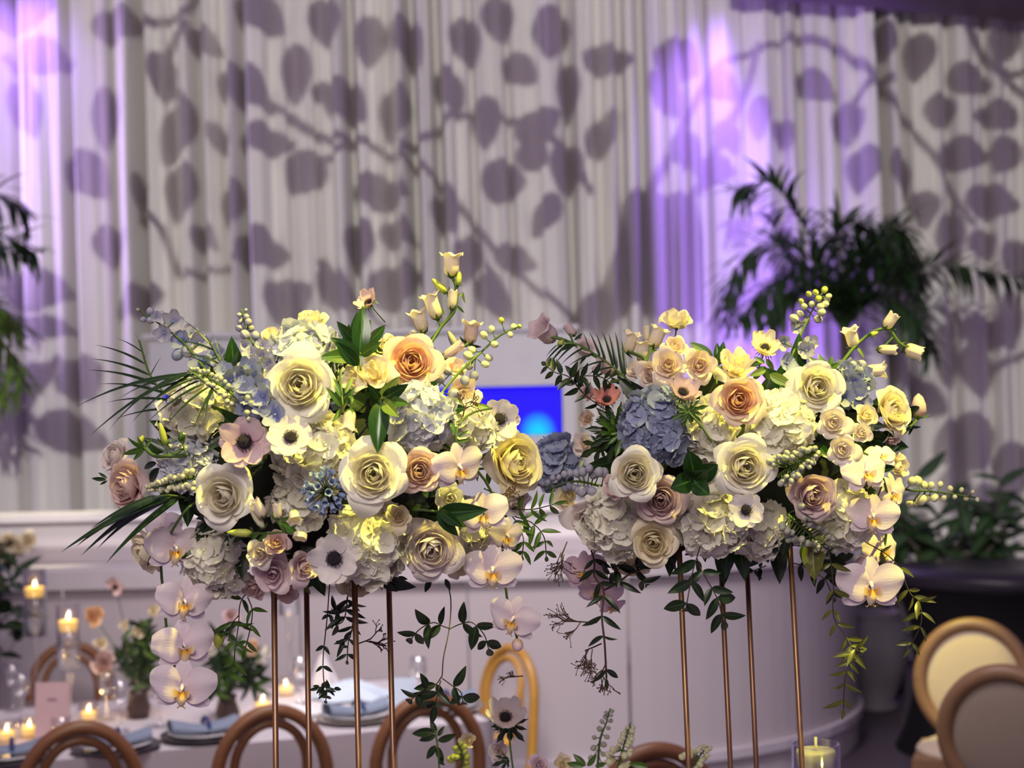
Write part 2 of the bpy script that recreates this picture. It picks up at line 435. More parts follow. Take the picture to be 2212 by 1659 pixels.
for s in BRANCH:
    q = list(map(float, s.split())); pts = [Vector((q[i], q[i + 1], 0)) for i in range(0, len(q), 2)]
    pts = smooth_path(pts, 16); lft = []; rgt = []
    for i, p in enumerate(pts):
        t = (pts[min(i + 1, 16)] - pts[max(0, i - 1)]).normalized(); nn = Vector((-t.y, t.x, 0)) * (12 - 5 * i / 16)
        lft.append(to_plate(p.x + nn.x, p.y + nn.y)); rgt.append(to_plate(p.x - nn.x, p.y - nn.y))
    for i in range(16): mb.poly([lft[i], lft[i + 1], rgt[i + 1], rgt[i]])
for poly in ([(1250, 720), (1230, 680), (1300, 610), (1330, 540), (1345, 430), (1385, 405), (1430, 420), (1500, 415), (1520, 520), (1525, 700), (1440, 720), (1370, 660), (1300, 730)],
             [(1040, 560), (1075, 590), (1110, 660), (1100, 700), (1060, 640)]):
    mb.poly([to_plate(*q) for q in poly])
# opaque rim of the plate: no stray light below the drape
ix0, ix1, iy0, iy1 = -200, 2420, -330, 1400
for q in ([(-5000, -4000), (7000, -4000), (7000, iy0), (-5000, iy0)], [(-5000, iy1), (7000, iy1), (7000, 5000), (-5000, 5000)], [(-5000, iy0), (ix0, iy0), (ix0, iy1), (-5000, iy1)], [(ix1, iy0), (7000, iy0), (7000, iy1), (ix1, iy1)]):
    mb.poly([to_plate(*p) for p in q])
pr = root('pattern_projector', PROJ - gax * 0.12, 'black stage projector hanging behind the viewer, throwing leaf shadows on the drape', 'projector')
inv = pr.matrix_basis.inverted()
for i, v in enumerate(mb.v): mb.v[i] = inv @ v
M_black = plain('black_metal', srgb(20, 20, 22), 0.5)
O('pattern_plate', mb.mesh('pattern_plate', M_black, smooth=False), pr)
hm = frame(-gax, (0, 0, 1))
O('housing', MB().lathe([(0.001, 0.42), (0.11, 0.42), (0.12, 0.36), (0.12, 0.02), (0.10, 0.0), (0.001, 0.0)], 20, M=hm).mesh('housing', M_black), pr)
O('hanging_bracket', MB().tube([(-0.14, 0, 0), (-0.14, 0, 0.5), (0.14, 0, 0.5), (0.14, 0, 0)], 0.012).tube([(0, 0, 0.5), (0, 0, 1.1)], 0.02).mesh('hanging_bracket', M_black), pr)

# ---- curved white bar counter
M_bar = plain('white_bar_laminate', srgb(198, 190, 194), 0.55, c2=srgb(190, 182, 188), scale=2)
M_bartop = plain('white_bar_top', srgb(214, 208, 212), 0.35)
M_trim = plain('bar_trim_gloss', srgb(214, 206, 216), 0.3)
BR, BC, BY = 1.75, Vector((0.3, 9.75, 0)), 8.0
def bar_pt(s, off=0.0):
    """run along the bar front: s<0 straight part, s>=0 quarter round (radians)"""
    if s < 0: return Vector((BC.x + s, BY - off, 0))
    return BC + Vector((math.sin(s), -math.cos(s), 0)) * (BR + off)
stops = [-5.0, -3.8, -2.6, -1.4, -0.55, 0.15, 0.75, 1.35, 1.95]
bar = root('bar_counter', bar_pt(-2), 'long white bar counter with a rounded right end behind both arrangements', 'bar')
bi = bar.matrix_basis.inverted()
def bar_strip(s0, s1, z0, z1, off0, off1, n=10):
    m = MB()
    prof = [(off0 - 0.04, z0), (off0, z0), (off1, z1), (off1 - 0.04, z1)]
    def fn(u, v):
        k = v * 3; i = min(int(k), 2); t = k - i
        a, b = prof[i], prof[i + 1]
        p = bar_pt(s0 + (s1 - s0) * u, a[0] * (1 - t) + b[0] * t); p.z = a[1] * (1 - t) + b[1] * t
        return bi @ p
    return m.grid(n, 3, fn)
for a, b in zip(stops[:-1], stops[1:]):
    O('front_panel', bar_strip(a + 0.004, b - 0.004, 0.2, 1.13, 0, 0).mesh('front_panel', M_bar, smooth=False), bar)
O('base_trim', bar_strip(-5, 1.95, 0.16, 0.21, 0.03, 0.03, 60).mesh('base_trim', M_trim, smooth=False), bar)
O('plinth', bar_strip(-5, 1.95, 0.0, 0.165, 0.0, 0.0, 60).mesh('plinth', M_bar, smooth=False), bar)
m = MB()
def topfn(u, v):
    s = -5 + 6.95 * u
    off = [0.05, 0.05, 0.05, -0.55, -0.55][int(round(v * 4))]; z = [1.13, 1.17, 1.225, 1.225, 1.17][int(round(v * 4))]
    p = bar_pt(s, off); p.z = z
    return bi @ p
O('counter_top', m.grid(80, 4, topfn).mesh('counter_top', M_bartop, smooth=False), bar)
# the back bar: white unit with a blue lit niche
DB = 9.9
bx0, bx1 = P(325, 900, DB).x, P(1243, 900, DB).x
zt = P(800, 722, DB).z; zo1 = P(1100, 834, DB).z; zo0 = P(1100, 942, DB).z
ox0, ox1 = P(352, 900, DB).x, P(1216, 900, DB).x
M_white = plain('white_paint', srgb(178, 174, 184), 0.5)
bb = root('back_bar', Vector(((bx0 + bx1) / 2, DB, 0)), 'white back bar unit with a blue lit niche, behind the left arrangement', 'cabinet')
c0 = (bx0 + bx1) / 2
def bbx(name, x0, x1, y0, y1, z0, z1, mat=M_white):
    return O(name, MB().box(((x0 + x1) / 2 - c0, (y0 + y1) / 2 - DB, (z0 + z1) / 2), (x1 - x0, y1 - y0, z1 - z0)).mesh(name, mat, smooth=False), bb)
bbx('body', bx0, bx1, DB, DB + 0.45, 0, zo0)
bbx('top_panel', bx0, bx1, DB, DB + 0.45, zo1, zt)
bbx('side_panel', bx0, ox0, DB, DB + 0.45, zo0, zo1)
bbx('side_panel', ox1, bx1, DB, DB + 0.45, zo0, zo1)
bbx('niche_back', ox0, ox1, DB + 0.42, DB + 0.45, zo0, zo1)
bbx('ledge', bx0 - 0.03, bx1 + 0.03, DB - 0.05, DB + 0.48, zt, zt + 0.03)
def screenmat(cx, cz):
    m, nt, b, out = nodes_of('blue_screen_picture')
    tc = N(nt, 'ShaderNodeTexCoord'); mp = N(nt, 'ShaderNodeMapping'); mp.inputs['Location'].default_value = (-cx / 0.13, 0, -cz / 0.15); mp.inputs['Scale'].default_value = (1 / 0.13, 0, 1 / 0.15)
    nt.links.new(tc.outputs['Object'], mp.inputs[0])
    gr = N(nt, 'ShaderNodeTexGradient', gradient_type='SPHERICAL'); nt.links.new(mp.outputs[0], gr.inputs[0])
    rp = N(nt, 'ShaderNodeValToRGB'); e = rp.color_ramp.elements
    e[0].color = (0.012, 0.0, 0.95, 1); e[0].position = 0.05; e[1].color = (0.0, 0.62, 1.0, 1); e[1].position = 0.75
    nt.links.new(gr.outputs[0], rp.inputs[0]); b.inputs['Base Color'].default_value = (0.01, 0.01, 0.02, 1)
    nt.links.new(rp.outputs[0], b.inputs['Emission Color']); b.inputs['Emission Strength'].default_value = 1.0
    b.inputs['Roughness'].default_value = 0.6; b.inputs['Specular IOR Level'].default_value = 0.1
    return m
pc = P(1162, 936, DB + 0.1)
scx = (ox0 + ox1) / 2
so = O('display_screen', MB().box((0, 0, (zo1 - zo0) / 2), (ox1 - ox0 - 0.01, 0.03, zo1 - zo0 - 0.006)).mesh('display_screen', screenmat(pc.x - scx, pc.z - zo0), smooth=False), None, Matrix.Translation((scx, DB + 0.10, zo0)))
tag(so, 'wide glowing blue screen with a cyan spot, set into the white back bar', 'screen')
# raised shelf along the back of the bar
rs = root('bar_shelf', Vector((-2.0, 8.35, 1.225)), 'raised white shelf along the back of the bar counter, brightly lit at the left', 'shelf')
O('riser', MB().box((0, 0.10, 0.115), (5.0, 0.16, 0.225)).mesh('shelf_riser', M_bar, smooth=False), rs)
O('shelf_top', MB().box((0, 0.10, 0.245), (5.0, 0.34, 0.035)).mesh('shelf_top', M_bartop, smooth=False), rs)

# ------------------------------------------------------------------ flower materials
PW = petal('petal_ivory', srgb(247, 244, 234), srgb(242, 232, 194))
PC = petal('petal_cream', srgb(244, 234, 206), srgb(240, 216, 150))
PWB = petal('petal_white_blush', srgb(240, 230, 224), srgb(236, 208, 196))
PB = petal('petal_blush', srgb(242, 226, 212), srgb(234, 190, 166))
PBC = petal('petal_blush_heart', srgb(244, 220, 204), srgb(238, 190, 166))
PP = petal('petal_peach', srgb(246, 226, 204), srgb(246, 190, 150), pos=0.6)
PPC = petal('petal_peach_heart', srgb(247, 218, 194), srgb(244, 184, 150), pos=0.95)
PWC = petal('petal_ivory_heart', srgb(246, 241, 226), srgb(242, 230, 196), pos=0.9)
PD = petal('petal_dusty_pink', srgb(232, 206, 198), srgb(214, 166, 156))
PM = petal('petal_mauve', srgb(226, 204, 202), srgb(196, 146, 146))
PK = petal('petal_pale_pink', srgb(232, 206, 202), srgb(222, 176, 170))
PL = petal('petal_lilac_pink', srgb(236, 216, 220), srgb(206, 170, 186))
PAW = petal('petal_anemone_white', srgb(240, 234, 230), srgb(214, 204, 210))
PAP = petal('petal_anemone_pink', srgb(226, 200, 204), srgb(196, 156, 170))
PAR = petal('petal_anemone_rose', srgb(226, 160, 150), srgb(210, 130, 130))
PH = petal('petal_hydrangea_white', srgb(246, 243, 232), srgb(234, 232, 206), vein=0.1)
PHB = petal('petal_hydrangea_pale_blue', srgb(226, 228, 236), srgb(200, 206, 228), vein=0.1)
PHBL = petal('petal_hydrangea_blue', srgb(170, 178, 206), srgb(142, 152, 192), vein=0.1)
PO = petal('petal_orchid', srgb(240, 226, 232), srgb(236, 218, 226), transl=0.22, rough=0.45)
POP = petal('petal_orchid_pink', srgb(232, 206, 216), srgb(226, 190, 204), transl=0.22, rough=0.45)
PLIP = petal('orchid_lip', srgb(244, 232, 212), srgb(206, 150, 40), pos=0.9, transl=0.1)
PBL = petal('petal_bellflower', srgb(240, 228, 214), srgb(226, 216, 170), transl=0.3)
PBP = petal('petal_bellflower_pink', srgb(226, 204, 204), srgb(214, 196, 180), transl=0.3)
PDB = petal('petal_delphinium_blue', srgb(158, 164, 196), srgb(108, 118, 172), transl=0.2)
PDW = petal('petal_delphinium_grey', srgb(182, 180, 196), srgb(132, 136, 172), transl=0.2)
PAG = petal('petal_agapanthus', srgb(156, 172, 206), srgb(118, 134, 180), transl=0.2)
M_bud = plain('bud_cream', srgb(226, 222, 184), 0.45, c2=srgb(196, 200, 150), scale=30)
M_budg = plain('bud_grey_green', srgb(158, 164, 138), 0.5, c2=srgb(178, 178, 164), scale=30)
M_budy = plain('bud_yellow_green', srgb(204, 206, 96), 0.45, c2=srgb(150, 170, 60), scale=20)
M_stem = plain('flower_stem', srgb(84, 112, 44), 0.5, c2=srgb(66, 88, 36), scale=20)
M_stemd = plain('dark_stem', srgb(58, 52, 36), 0.5)
M_stemb = plain('brown_twig', srgb(74, 50, 36), 0.6)
M_cent = plain('anemone_black_centre', srgb(18, 14, 22), 0.6, c2=srgb(36, 24, 40), scale=60, bump=0.6)
M_bee = plain('floret_eye', srgb(40, 34, 32), 0.6, c2=srgb(120, 104, 70), scale=40)
M_eye = plain('hydrangea_eye', srgb(222, 214, 170), 0.6)
LG = leafmat('leaf_glossy_dark', srgb(24, 50, 18), srgb(40, 74, 24), 0.22, 0.08)
LM = leafmat('leaf_mid_green', srgb(56, 88, 28), srgb(82, 116, 40), 0.35, 0.18)
LL = leafmat('leaf_light_green', srgb(118, 146, 56), srgb(148, 172, 76), 0.4, 0.3)
LD = leafmat('leaf_dark_green', srgb(22, 40, 18), srgb(36, 58, 26), 0.35, 0.08)
LP = leafmat('leaf_palm', srgb(20, 38, 18), srgb(36, 60, 28), 0.3, 0.1)
LO = leafmat('leaf_olive', srgb(70, 78, 30), srgb(110, 112, 44), 0.35, 0.2)
LV = leafmat('leaf_vine', srgb(20, 36, 18), srgb(34, 54, 24), 0.35, 0.08)
M_foam = plain('moss_foam', srgb(26, 36, 20), 0.95, c2=srgb(14, 20, 12), scale=40, bump=0.8)
M_gold = plain('brushed_gold', srgb(158, 122, 92), 0.4, metal=0.8, c2=srgb(138, 104, 78), scale=20)

# ------------------------------------------------------------------ flower templates (built one unit across)
def rose_petal(t, phi, rng, bud=0.0, ruf=0.012, res=(8, 7)):
    inner = [(0.015, 0.02), (0.05 + 0.20 * t, 0.03), (0.09 + 0.34 * t, 0.24), (0.035 + 0.26 * t, 0.37 + 0.10 * t)]
    outer = [(0.03, 0.0), (0.26, -0.03), (0.37, 0.33), (0.55, 0.17)]
    e = max(0.0, (t - 0.18) / 0.82) ** 1.5 * (1 - bud)
    pr = [tuple(a * (1 - e) + b * e for a, b in zip(i, o)) for i, o in zip(inner, outer)]
    k = 1 + rng.uniform(-0.09, 0.07)
    w = (1.15 - 0.36 * t) * rng.uniform(0.85, 1.12)
    pt = rng.uniform(0.08, 0.30) * t; p1, p2 = rng.uniform(0, 6), rng.uniform(0, 6); curl = 0.07 * t * rng.uniform(0.2, 1.3)
    dz = rng.uniform(-0.03, 0.03); skew = rng.uniform(-0.35, 0.35); side = rng.uniform(-0.3, 0.3)
    def fn(u, v):
        uu = 2 * u - 1
        us = uu + side * (1 - uu * uu) * t
        vv = v * (1 - (0.16 + 0.24 * t) * abs(us) ** 2.1 + pt * (1 - abs(us)) ** 1.4)
        rho, h = bez(*pr, vv)
        rho *= k
        rho += curl * uu * uu * v ** 3 + ruf * 0.8 * math.sin(4 * uu + p1) * v ** 2
        h += ruf * math.sin(4 * uu + p2) * v ** 3 + dz * v - 0.07 * t * abs(uu) ** 3 * v
        a = phi + uu * w * (0.55 + 0.45 * v ** 0.5) + skew * v * (1 - t)
        return (rho * math.cos(a), rho * math.sin(a), h)
    return res, fn
def calyx_mesh(r=0.09, L=0.26, n=5, flare=0.5):
    m = MB()
    m.lathe([(0.012, -0.12), (0.03, -0.10), (0.05, -0.05), (0.035, 0.0)], 8)
    for k in range(n):
        a = 2 * math.pi * k / n
        def fn(u, v, a=a):
            w = 0.045 * math.sin(math.pi * min(1, 0.15 + v * 0.85)) * (2 * u - 1)
            rho = 0.04 + L * v * flare * (0.6 + 0.6 * v); h = -0.03 + L * v * (0.35 - 0.45 * v * flare)
            return (rho * math.cos(a) - w * math.sin(a), rho * math.sin(a) + w * math.cos(a), h)
        m.grid(2, 4, fn)
    return m.mesh('calyx')
CALYX = calyx_mesh()
STEM1 = MB().tube([(0, 0, -0.08), (0.01, 0.02, -0.6), (-0.01, 0.03, -1.2)], 0.022, 6).mesh('stem')
def rose_template(seed, n_in=17, n_out=9, bud=0.0, swirl=True, ruf=0.012):
    rng = random.Random(seed); parts = []
    inn = MB(); phi = rng.uniform(0, 6)
    tot = n_in + n_out
    for i in range(n_in):
        t = (i + 0.5) / tot
        phi += 2.399 + rng.uniform(-0.3, 0.3)
        res, fn = rose_petal(t * 0.92, phi, rng, bud, ruf, (7, 6)); inn.grid(*res, fn)
    parts.append(('bloom_center', inn.mesh('rose_center')))
    phi = rng.uniform(0, 6)
    for i in range(n_out):
        t = (n_in + i + 0.5) / tot
        phi += (2.399 if i < n_out - 5 else 2 * math.pi / 5 * 2) + rng.uniform(-0.15, 0.15)
        res, fn = rose_petal(t, phi, rng, bud, ruf * 1.6, (9, 8))
        parts.append(('petal', MB().grid(*res, fn).mesh('rose_petal')))
    return parts
ROSES = [rose_template(11, 26, 10), rose_template(12, 28, 9, 0.05), rose_template(13, 20, 10, 0.12), rose_template(14, 14, 8, 0.25)]
SPRAYS = [rose_template(21, 9, 8, 0.0, ruf=0.02), rose_template(22, 8, 8, 0.08, ruf=0.025), rose_template(23, 7, 7, 0.3, ruf=0.02)]
LISI = [rose_template(31, 4, 8, -0.08, ruf=0.05), rose_template(32, 5, 7, 0.05, ruf=0.045)]

def flat_petal(L, Wd, cup, rng, ruf=0.02, r0=0.05, sh=0.75, res=(7, 6), droop=0.0):
    p1, p2 = rng.uniform(0, 6), rng.uniform(0, 6); nick = rng.uniform(0, 0.07)
    def fn(u, v):
        uu = 2 * u - 1
        w = Wd * max(0.0, math.sin(math.pi * (0.07 + 0.80 * v ** sh))) ** 0.8
        x = r0 + L * v * (1 - nick * math.exp(-(uu / 0.2) ** 2) * v * v - 0.10 * uu * uu * v ** 2)
        y = w * uu
        z = cup * v * v - droop * v ** 3 + ruf * math.sin(6 * uu + p1) * v * v - 0.06 * Wd * (1 - uu * uu) + ruf * 0.6 * math.sin(8 * v + p2) * uu
        return (x, y, z)
    return res, fn
def rotz(a): return Matrix.Rotation(a, 4, 'Z')
def anemone_template(seed, cup=0.10, n=9):
    rng = random.Random(seed); parts = []
    for i in range(n):
        lay = i % 2
        res, fn = flat_petal(0.44 * rng.uniform(0.92, 1.06), 0.21 * rng.uniform(0.9, 1.12), cup * (1.25 if lay else 0.8) * rng.uniform(0.7, 1.2), rng, 0.016)
        a = 2 * math.pi * (i * 0.5 if lay == 0 else i * 0.5) / (n / 2) + rng.uniform(-0.12, 0.12)
        parts.append(('petal', MB().grid(*res, fn, M=rotz(a) @ Matrix.Translation((0, 0, 0.015 + 0.02 * lay))).mesh('anemone_petal')))
    c = MB(); c.ball((0, 0, 0.04), 0.13, 14, 9, sc=(1, 1, 0.75))
    for v in range(len(c.v)): c.v[v] = c.v[v] * (1 + 0.05 * math.sin(v * 12.9898) )
    for k in range(34):
        a = 2 * math.pi * k / 34 + rng.uniform(-0.05, 0.05); r = rng.uniform(0.13, 0.165)
        c.tube([(0.06 * math.cos(a), 0.06 * math.sin(a), 0.04), (r * math.cos(a), r * math.sin(a), 0.075)], 0.004, 3, caps=False)
        c.ball((r * math.cos(a), r * math.sin(a), 0.08), 0.013, 5, 3)
    parts.append(('black_center', c.mesh('anemone_center')))
    fr = MB()
    for k in range(3):
        for j in range(7):
            a = 2 * math.pi * k / 3 + (j - 3) * 0.26 + rng.uniform(-0.06, 0.06); L = rng.uniform(0.26, 0.44)
            def fn(u, v, a=a, L=L):
                w = 0.028 * (1 - v) ** 0.5 * (2 * u - 1); rho = 0.03 + L * v
                return (rho * math.cos(a) - w * math.sin(a), rho * math.sin(a) + w * math.cos(a), -0.10 - 0.06 * v + 0.10 * math.sin(3 * v))
            fr.grid(2, 4, fn)
    parts.append(('leaf_collar', fr.mesh('anemone_collar')))
    return parts
ANEM = [anemone_template(41), anemone_template(42, 0.14), anemone_template(43, 0.3, 8)]

def floret_mesh(seed, n=4, cup=0.12, W=0.36):
    rng = random.Random(seed); m = MB()
    for k in range(n):
        res, fn = flat_petal(0.5 * rng.uniform(0.9, 1.08), W * rng.uniform(0.92, 1.08), cup * rng.uniform(0.2, 1.6), rng, 0.05, 0.0, 0.62, (4, 4))
        m.grid(*res, fn, M=rotz(2 * math.pi * k / n + rng.uniform(-0.12, 0.12)) @ Matrix.Translation((0, 0, 0.02 * (k % 2))))
    m.ball((0, 0, 0.03), 0.055, 6, 4, mi=1)
    return m.mesh('floret')
FLORETS = [floret_mesh(50 + i) for i in range(5)]
DELF = [floret_mesh(60 + i, 5, 0.25, 0.30) for i in range(3)]

def orchid_template(seed):
    rng = random.Random(seed); sep = MB()
    for a, L, Wd in ((90, 0.44, 0.15), (212, 0.46, 0.155), (328, 0.46, 0.155)):
        res, fn = flat_petal(L, Wd, 0.02, rng, 0.008, 0.02, 0.8, (6, 7), droop=0.06)
        sep.grid(*res, fn, M=rotz(R(a)) @ Matrix.Translation((0, 0, -0.02)))
    sep.grid(6, 5, lambda u, v: (0.035 * math.cos(2 * math.pi * u) * (1 - 0.5 * v), 0.06 + 0.035 * math.sin(2 * math.pi * u) * (1 - 0.4 * v) - 0.05 * v, 0.02 + 0.12 * v))
    parts = [('blossom', sep.mesh('orchid_sepals'), [])]
    pets = []
    for s in (-1, 1):
        def fn(u, v, s=s):
            uu = 2 * u - 1
            w = 0.29 * max(0, math.sin(math.pi * (0.06 + 0.86 * v ** 0.72))) ** 0.62
            x = 0.03 + 0.49 * v * (1 - 0.06 * uu * uu); y = 0.04 + w * uu + 0.08 * v
            z = 0.05 * math.sin(math.pi * v) - 0.05 * v ** 3 - 0.035 * (uu * uu) * v + 0.012 * math.sin(5 * uu + s)
            return (s * x, y, z + 0.01)
        pets.append(('petal', MB().grid(8, 8, fn).mesh('orchid_petal')))
    lip = MB()
    def midlobe(u, v):
        uu = 2 * u - 1
        w = 0.07 * (1 - v) ** 0.4 + 0.012
        return (w * uu, -0.03 - 0.20 * v, 0.06 + 0.06 * math.sin(math.pi * v) - 0.05 * uu * uu)
    lip.grid(5, 6, midlobe)
    for s in (-1, 1):
        def lobe(u, v, s=s):
            uu = 2 * u - 1
            return (s * (0.02 + 0.10 * math.sin(1.6 * v)), -0.06 + 0.055 * uu * math.sin(math.pi * (0.1 + 0.85 * v)) + 0.05 * v, 0.05 + 0.15 * v - 0.05 * v * v)
        lip.grid(4, 5, lobe)
    for s in (-1, 1):
        lip.tube([(s * 0.012, -0.20, 0.06), (s * 0.05, -0.25, 0.03), (s * 0.07, -0.235, 0.02)], [0.012, 0.008, 0.004], 4)
    pets.append(('lip', lip.mesh('orchid_lip')))
    return parts[0], pets
ORCH = [orchid_template(71), orchid_template(72)]

def bell_mesh(flare=1.0, seed=0):
    n = 40
    prof = [(0.02, 0.0), (0.12, 0.02), (0.22, 0.10), (0.27, 0.25), (0.275, 0.45), (0.27, 0.65), (0.285, 0.80), (0.33, 0.92), (0.37, 0.98), (0.40, 1.0)]
    def fn(p, q, t):
        lobe = 0.5 + 0.5 * math.cos(5 * q)
        k = max(0, (t - 0.62) / 0.38)
        f = 1 + (flare - 1) * k * 0.5
        z = p.z - 0.16 * (1 - lobe) * k ** 1.5
        rib = 1 + 0.025 * math.cos(10 * q) * min(1, t * 2)
        r = f * rib * (1 + 0.14 * lobe * k * flare)
        return (p.x * r, p.y * r, z)
    return MB().lathe(prof, n, fn=fn).mesh('bell')
BELL = bell_mesh(1.0); BELLC = bell_mesh(0.35)
def bellcalyx():
    m = MB(); m.lathe([(0.02, -0.10), (0.07, -0.08), (0.10, -0.02), (0.08, 0.02)], 8)
    for k in range(5):
        a = 2 * math.pi * k / 5
        def fn(u, v, a=a):
            w = 0.07 * math.sin(math.pi * (0.25 + 0.75 * v)) * (2 * u - 1); rho = 0.08 + 0.22 * v; h = -0.04 + 0.26 * v * v
            return (rho * math.cos(a) - w * math.sin(a), rho * math.sin(a) + w * math.cos(a), h)
        m.grid(2, 4, fn)
    return m.mesh('bell_calyx')
BCAL = bellcalyx()
BUD = MB().lathe([(0.01, 0), (0.09, 0.06), (0.14, 0.25), (0.13, 0.55), (0.08, 0.85), (0.01, 1.0)], 10).mesh('bud')
ROUND = MB().ball((0, 0, 0.5), 0.5, 10, 7, sc=(0.86, 0.86, 1)).mesh('round_bud')

def leaf_mesh(wr=0.4, fold=0.18, droop=0.25, tip=0.8, res=(6, 8), wavy=0.0):
    """leaf of length 1 along +Y, width wr, upper side +Z"""
    def fn(u, v):
        uu = 2 * u - 1
        w = wr / 2 * max(0.0, math.sin(math.pi * v ** tip)) ** 0.85
        return (w * uu, v, fold * abs(uu) * w * 1.5 - droop * v * v + wavy * math.sin(9 * v) * uu * wr)
    return MB().grid(*res, fn).mesh('leaf')
LEAF = leaf_mesh(); LEAFN = leaf_mesh(0.26, 0.2, 0.3); LEAFR = leaf_mesh(0.72, 0.12, 0.12, 0.85, wavy=0.02); LEAFJ = leaf_mesh(0.36, 0.15, 0.2, 0.7, (4, 6))
STRIP = leaf_mesh(0.055, 0.25, 0.30, 0.45, (2, 10)); STRIPC = leaf_mesh(0.07, 0.25, 0.75, 0.45, (2, 12))
LOBED = None
def lobed_leaf():
    m = MB()
    for a, L in ((0, 1.0), (0.6, 0.75), (-0.6, 0.75), (1.15, 0.5), (-1.15, 0.5)):
        M = Matrix.Rotation(a, 4, 'Z')
        def fn(u, v, L=L):
            uu = 2 * u - 1
            w = 0.13 * L * max(0, math.sin(math.pi * (0.15 + 0.85 * v))) * (1 + 0.35 * math.sin(11 * v))
            return (w * uu, v * L, -0.2 * v * v * L + 0.05 * abs(uu))
        m.grid(2, 7, fn, M=M)
    return m.mesh('lobed_leaf')
LOBED = lobed_leaf()

def leaf_at(parent, p, d, length, mesh, mat, up=None, roll=0.0, name='leaf', inv=None):
    """a leaf part growing from p along d"""
    d = Vector(d).normalized()
    up = Vector(up) if up is not None else -CF
    z = up - d * up.dot(d)
    z = z.normalized() if z.length > 1e-5 else d.orthogonal().normalized()
    x = d.cross(z)
    m = Matrix((x, d, z)).transposed().to_4x4() @ Matrix.Rotation(roll, 4, 'Y')
    M = TRS(Vector(p), m, length)
    if inv is None: inv = parent.matrix_basis.inverted()
    return O(name, withmat(mesh, mat), parent, inv @ M)

# ------------------------------------------------------------------ the two tall arrangements
class Arr:
    def __init__(s, cx, cy, rx, ry, D0, dep, name):
        s.cx, s.cy, s.rx, s.ry, s.D0, s.dep, s.name = cx, cy, rx, ry, D0, dep, name
    def depth(s, px, py, off=0.0):
        q = ((px - s.cx) / s.rx) ** 2 + ((py - s.cy) / s.ry) ** 2
        return s.D0 - s.dep * math.sqrt(max(0.0, 1 - q)) + off
    def at(s, px, py, off=0.0): return P(px, py, s.depth(px, py, off))
    def px(s, size, px, py, off=0.0): return size * s.depth(px, py, off) / FPX
LA = Arr(690, 985, 400, 290, 2.52, 0.20, 'left')
RA = Arr(1590, 975, 400, 270, 2.66, 0.20, 'right')
def axis(fx, fy):
    k = math.sqrt(max(0.0, 1 - min(0.98, fx * fx + fy * fy)))
    n = math.hypot(fx, fy)
    return (CR * fx + CU * fy - CF * k).normalized()
spin_r = random.Random(99)
HEART = {PP.name: PPC, PB.name: PBC, PW.name: PWC}
def bloom(A, kind, px, py, size, fx, fy, mat, label, off=0.0, tmpl=0, group=None, spin=None):
    ax = axis(fx, fy); s = A.px(size, px, py, off); c = A.at(px, py, off)
    spin = spin_r.uniform(0, 6.28) if spin is None else spin
    if kind == 'rose': T_, nm, cat, lift = ROSES[tmpl % len(ROSES)], 'rose', 'rose', 0.22
    elif kind == 'spray': T_, nm, cat, lift = SPRAYS[tmpl % len(SPRAYS)], 'spray_rose', 'rose', 0.22
    elif kind == 'lisi': T_, nm, cat, lift = LISI[tmpl % len(LISI)], 'lisianthus', 'flower', 0.2
    else: T_, nm, cat, lift = ANEM[tmpl % len(ANEM)], 'anemone', 'anemone', 0.06
    s_ = s * (0.97 if kind != 'anem' else 1.0)
    M = TRS(c - ax * lift * s_, frame(ax, CU, spin), s_)
    r = root(nm, M, label, cat, group or f"{ {'rose':'roses','spray':'spray roses','lisi':'lisianthus blooms','anem':'anemones'}[kind] } of the {A.name} arrangement")
    for n, me in T_:
        if n == 'black_center': O(n, withmat(me, M_cent), r)
        elif n == 'leaf_collar': O(n, withmat(me, LM), r)
        else: O(n, withmat(me, HEART.get(mat.name, mat) if n == 'bloom_center' and kind == 'rose' else mat), r)
    if kind != 'anem': O('calyx', withmat(CALYX, LM), r)
    O('stem', withmat(STEM1, M_stem), r)
    return r
def hydrangea(A, px, py, size, mat, label, off=0.05, fx=0.0, fy=0.0, seed=0, squash=(1, 1), n=None):
    rng = random.Random(seed + 500); ax = axis(fx, fy)
    s = A.px(size, px, py, off); rad = s / 2; c = A.at(px, py, off) - ax * 0  # centre of the head
    c = c + CF * rad * 0.35
    Rm = frame(ax, CU)
    r = root('hydrangea', Matrix.Translation(c - ax * rad * 0.8) @ Rm, label, 'hydrangea', f'hydrangea heads of the {A.name} arrangement')
    n = n or 84
    fl = 0.040 * (0.92 + 0.16 * rng.random())
    for i in range(n):
        z = 1 - 1.45 * (i + 0.5) / n; q = math.sqrt(max(0, 1 - z * z)); a = i * 2.39996 + rng.uniform(-0.2, 0.2)
        d = Vector((q * math.cos(a), q * math.sin(a), z))
        k = rad * rng.uniform(0.76, 1.06) * (1 - 0.14)
        p = Vector((d.x * k * squash[0], d.y * k * squash[1], d.z * k * 0.92 + rad * 0.8))
        dd = (d + Vector((rng.uniform(-.5, .5), rng.uniform(-.5, .5), rng.uniform(-.5, .5)))).normalized()
        O('floret', withmat(FLORETS[rng.randrange(5)], [mat, M_eye]), r, TRS(p, frame(dd, (0.1, 1, 0.2), rng.uniform(0, 6)), fl * rng.uniform(0.85, 1.12)))
    core = MB().ball((0, 0, rad * 0.8), rad * 0.66, 12, 8, sc=(squash[0], squash[1], 0.9))
    O('flower_head_core', core.mesh('hydrangea_core', mat), r)
    O('stem', withmat(STEM1, M_stem), r, TRS(Vector((0, 0, 0)), Matrix.Identity(4), 0.12))
    return r
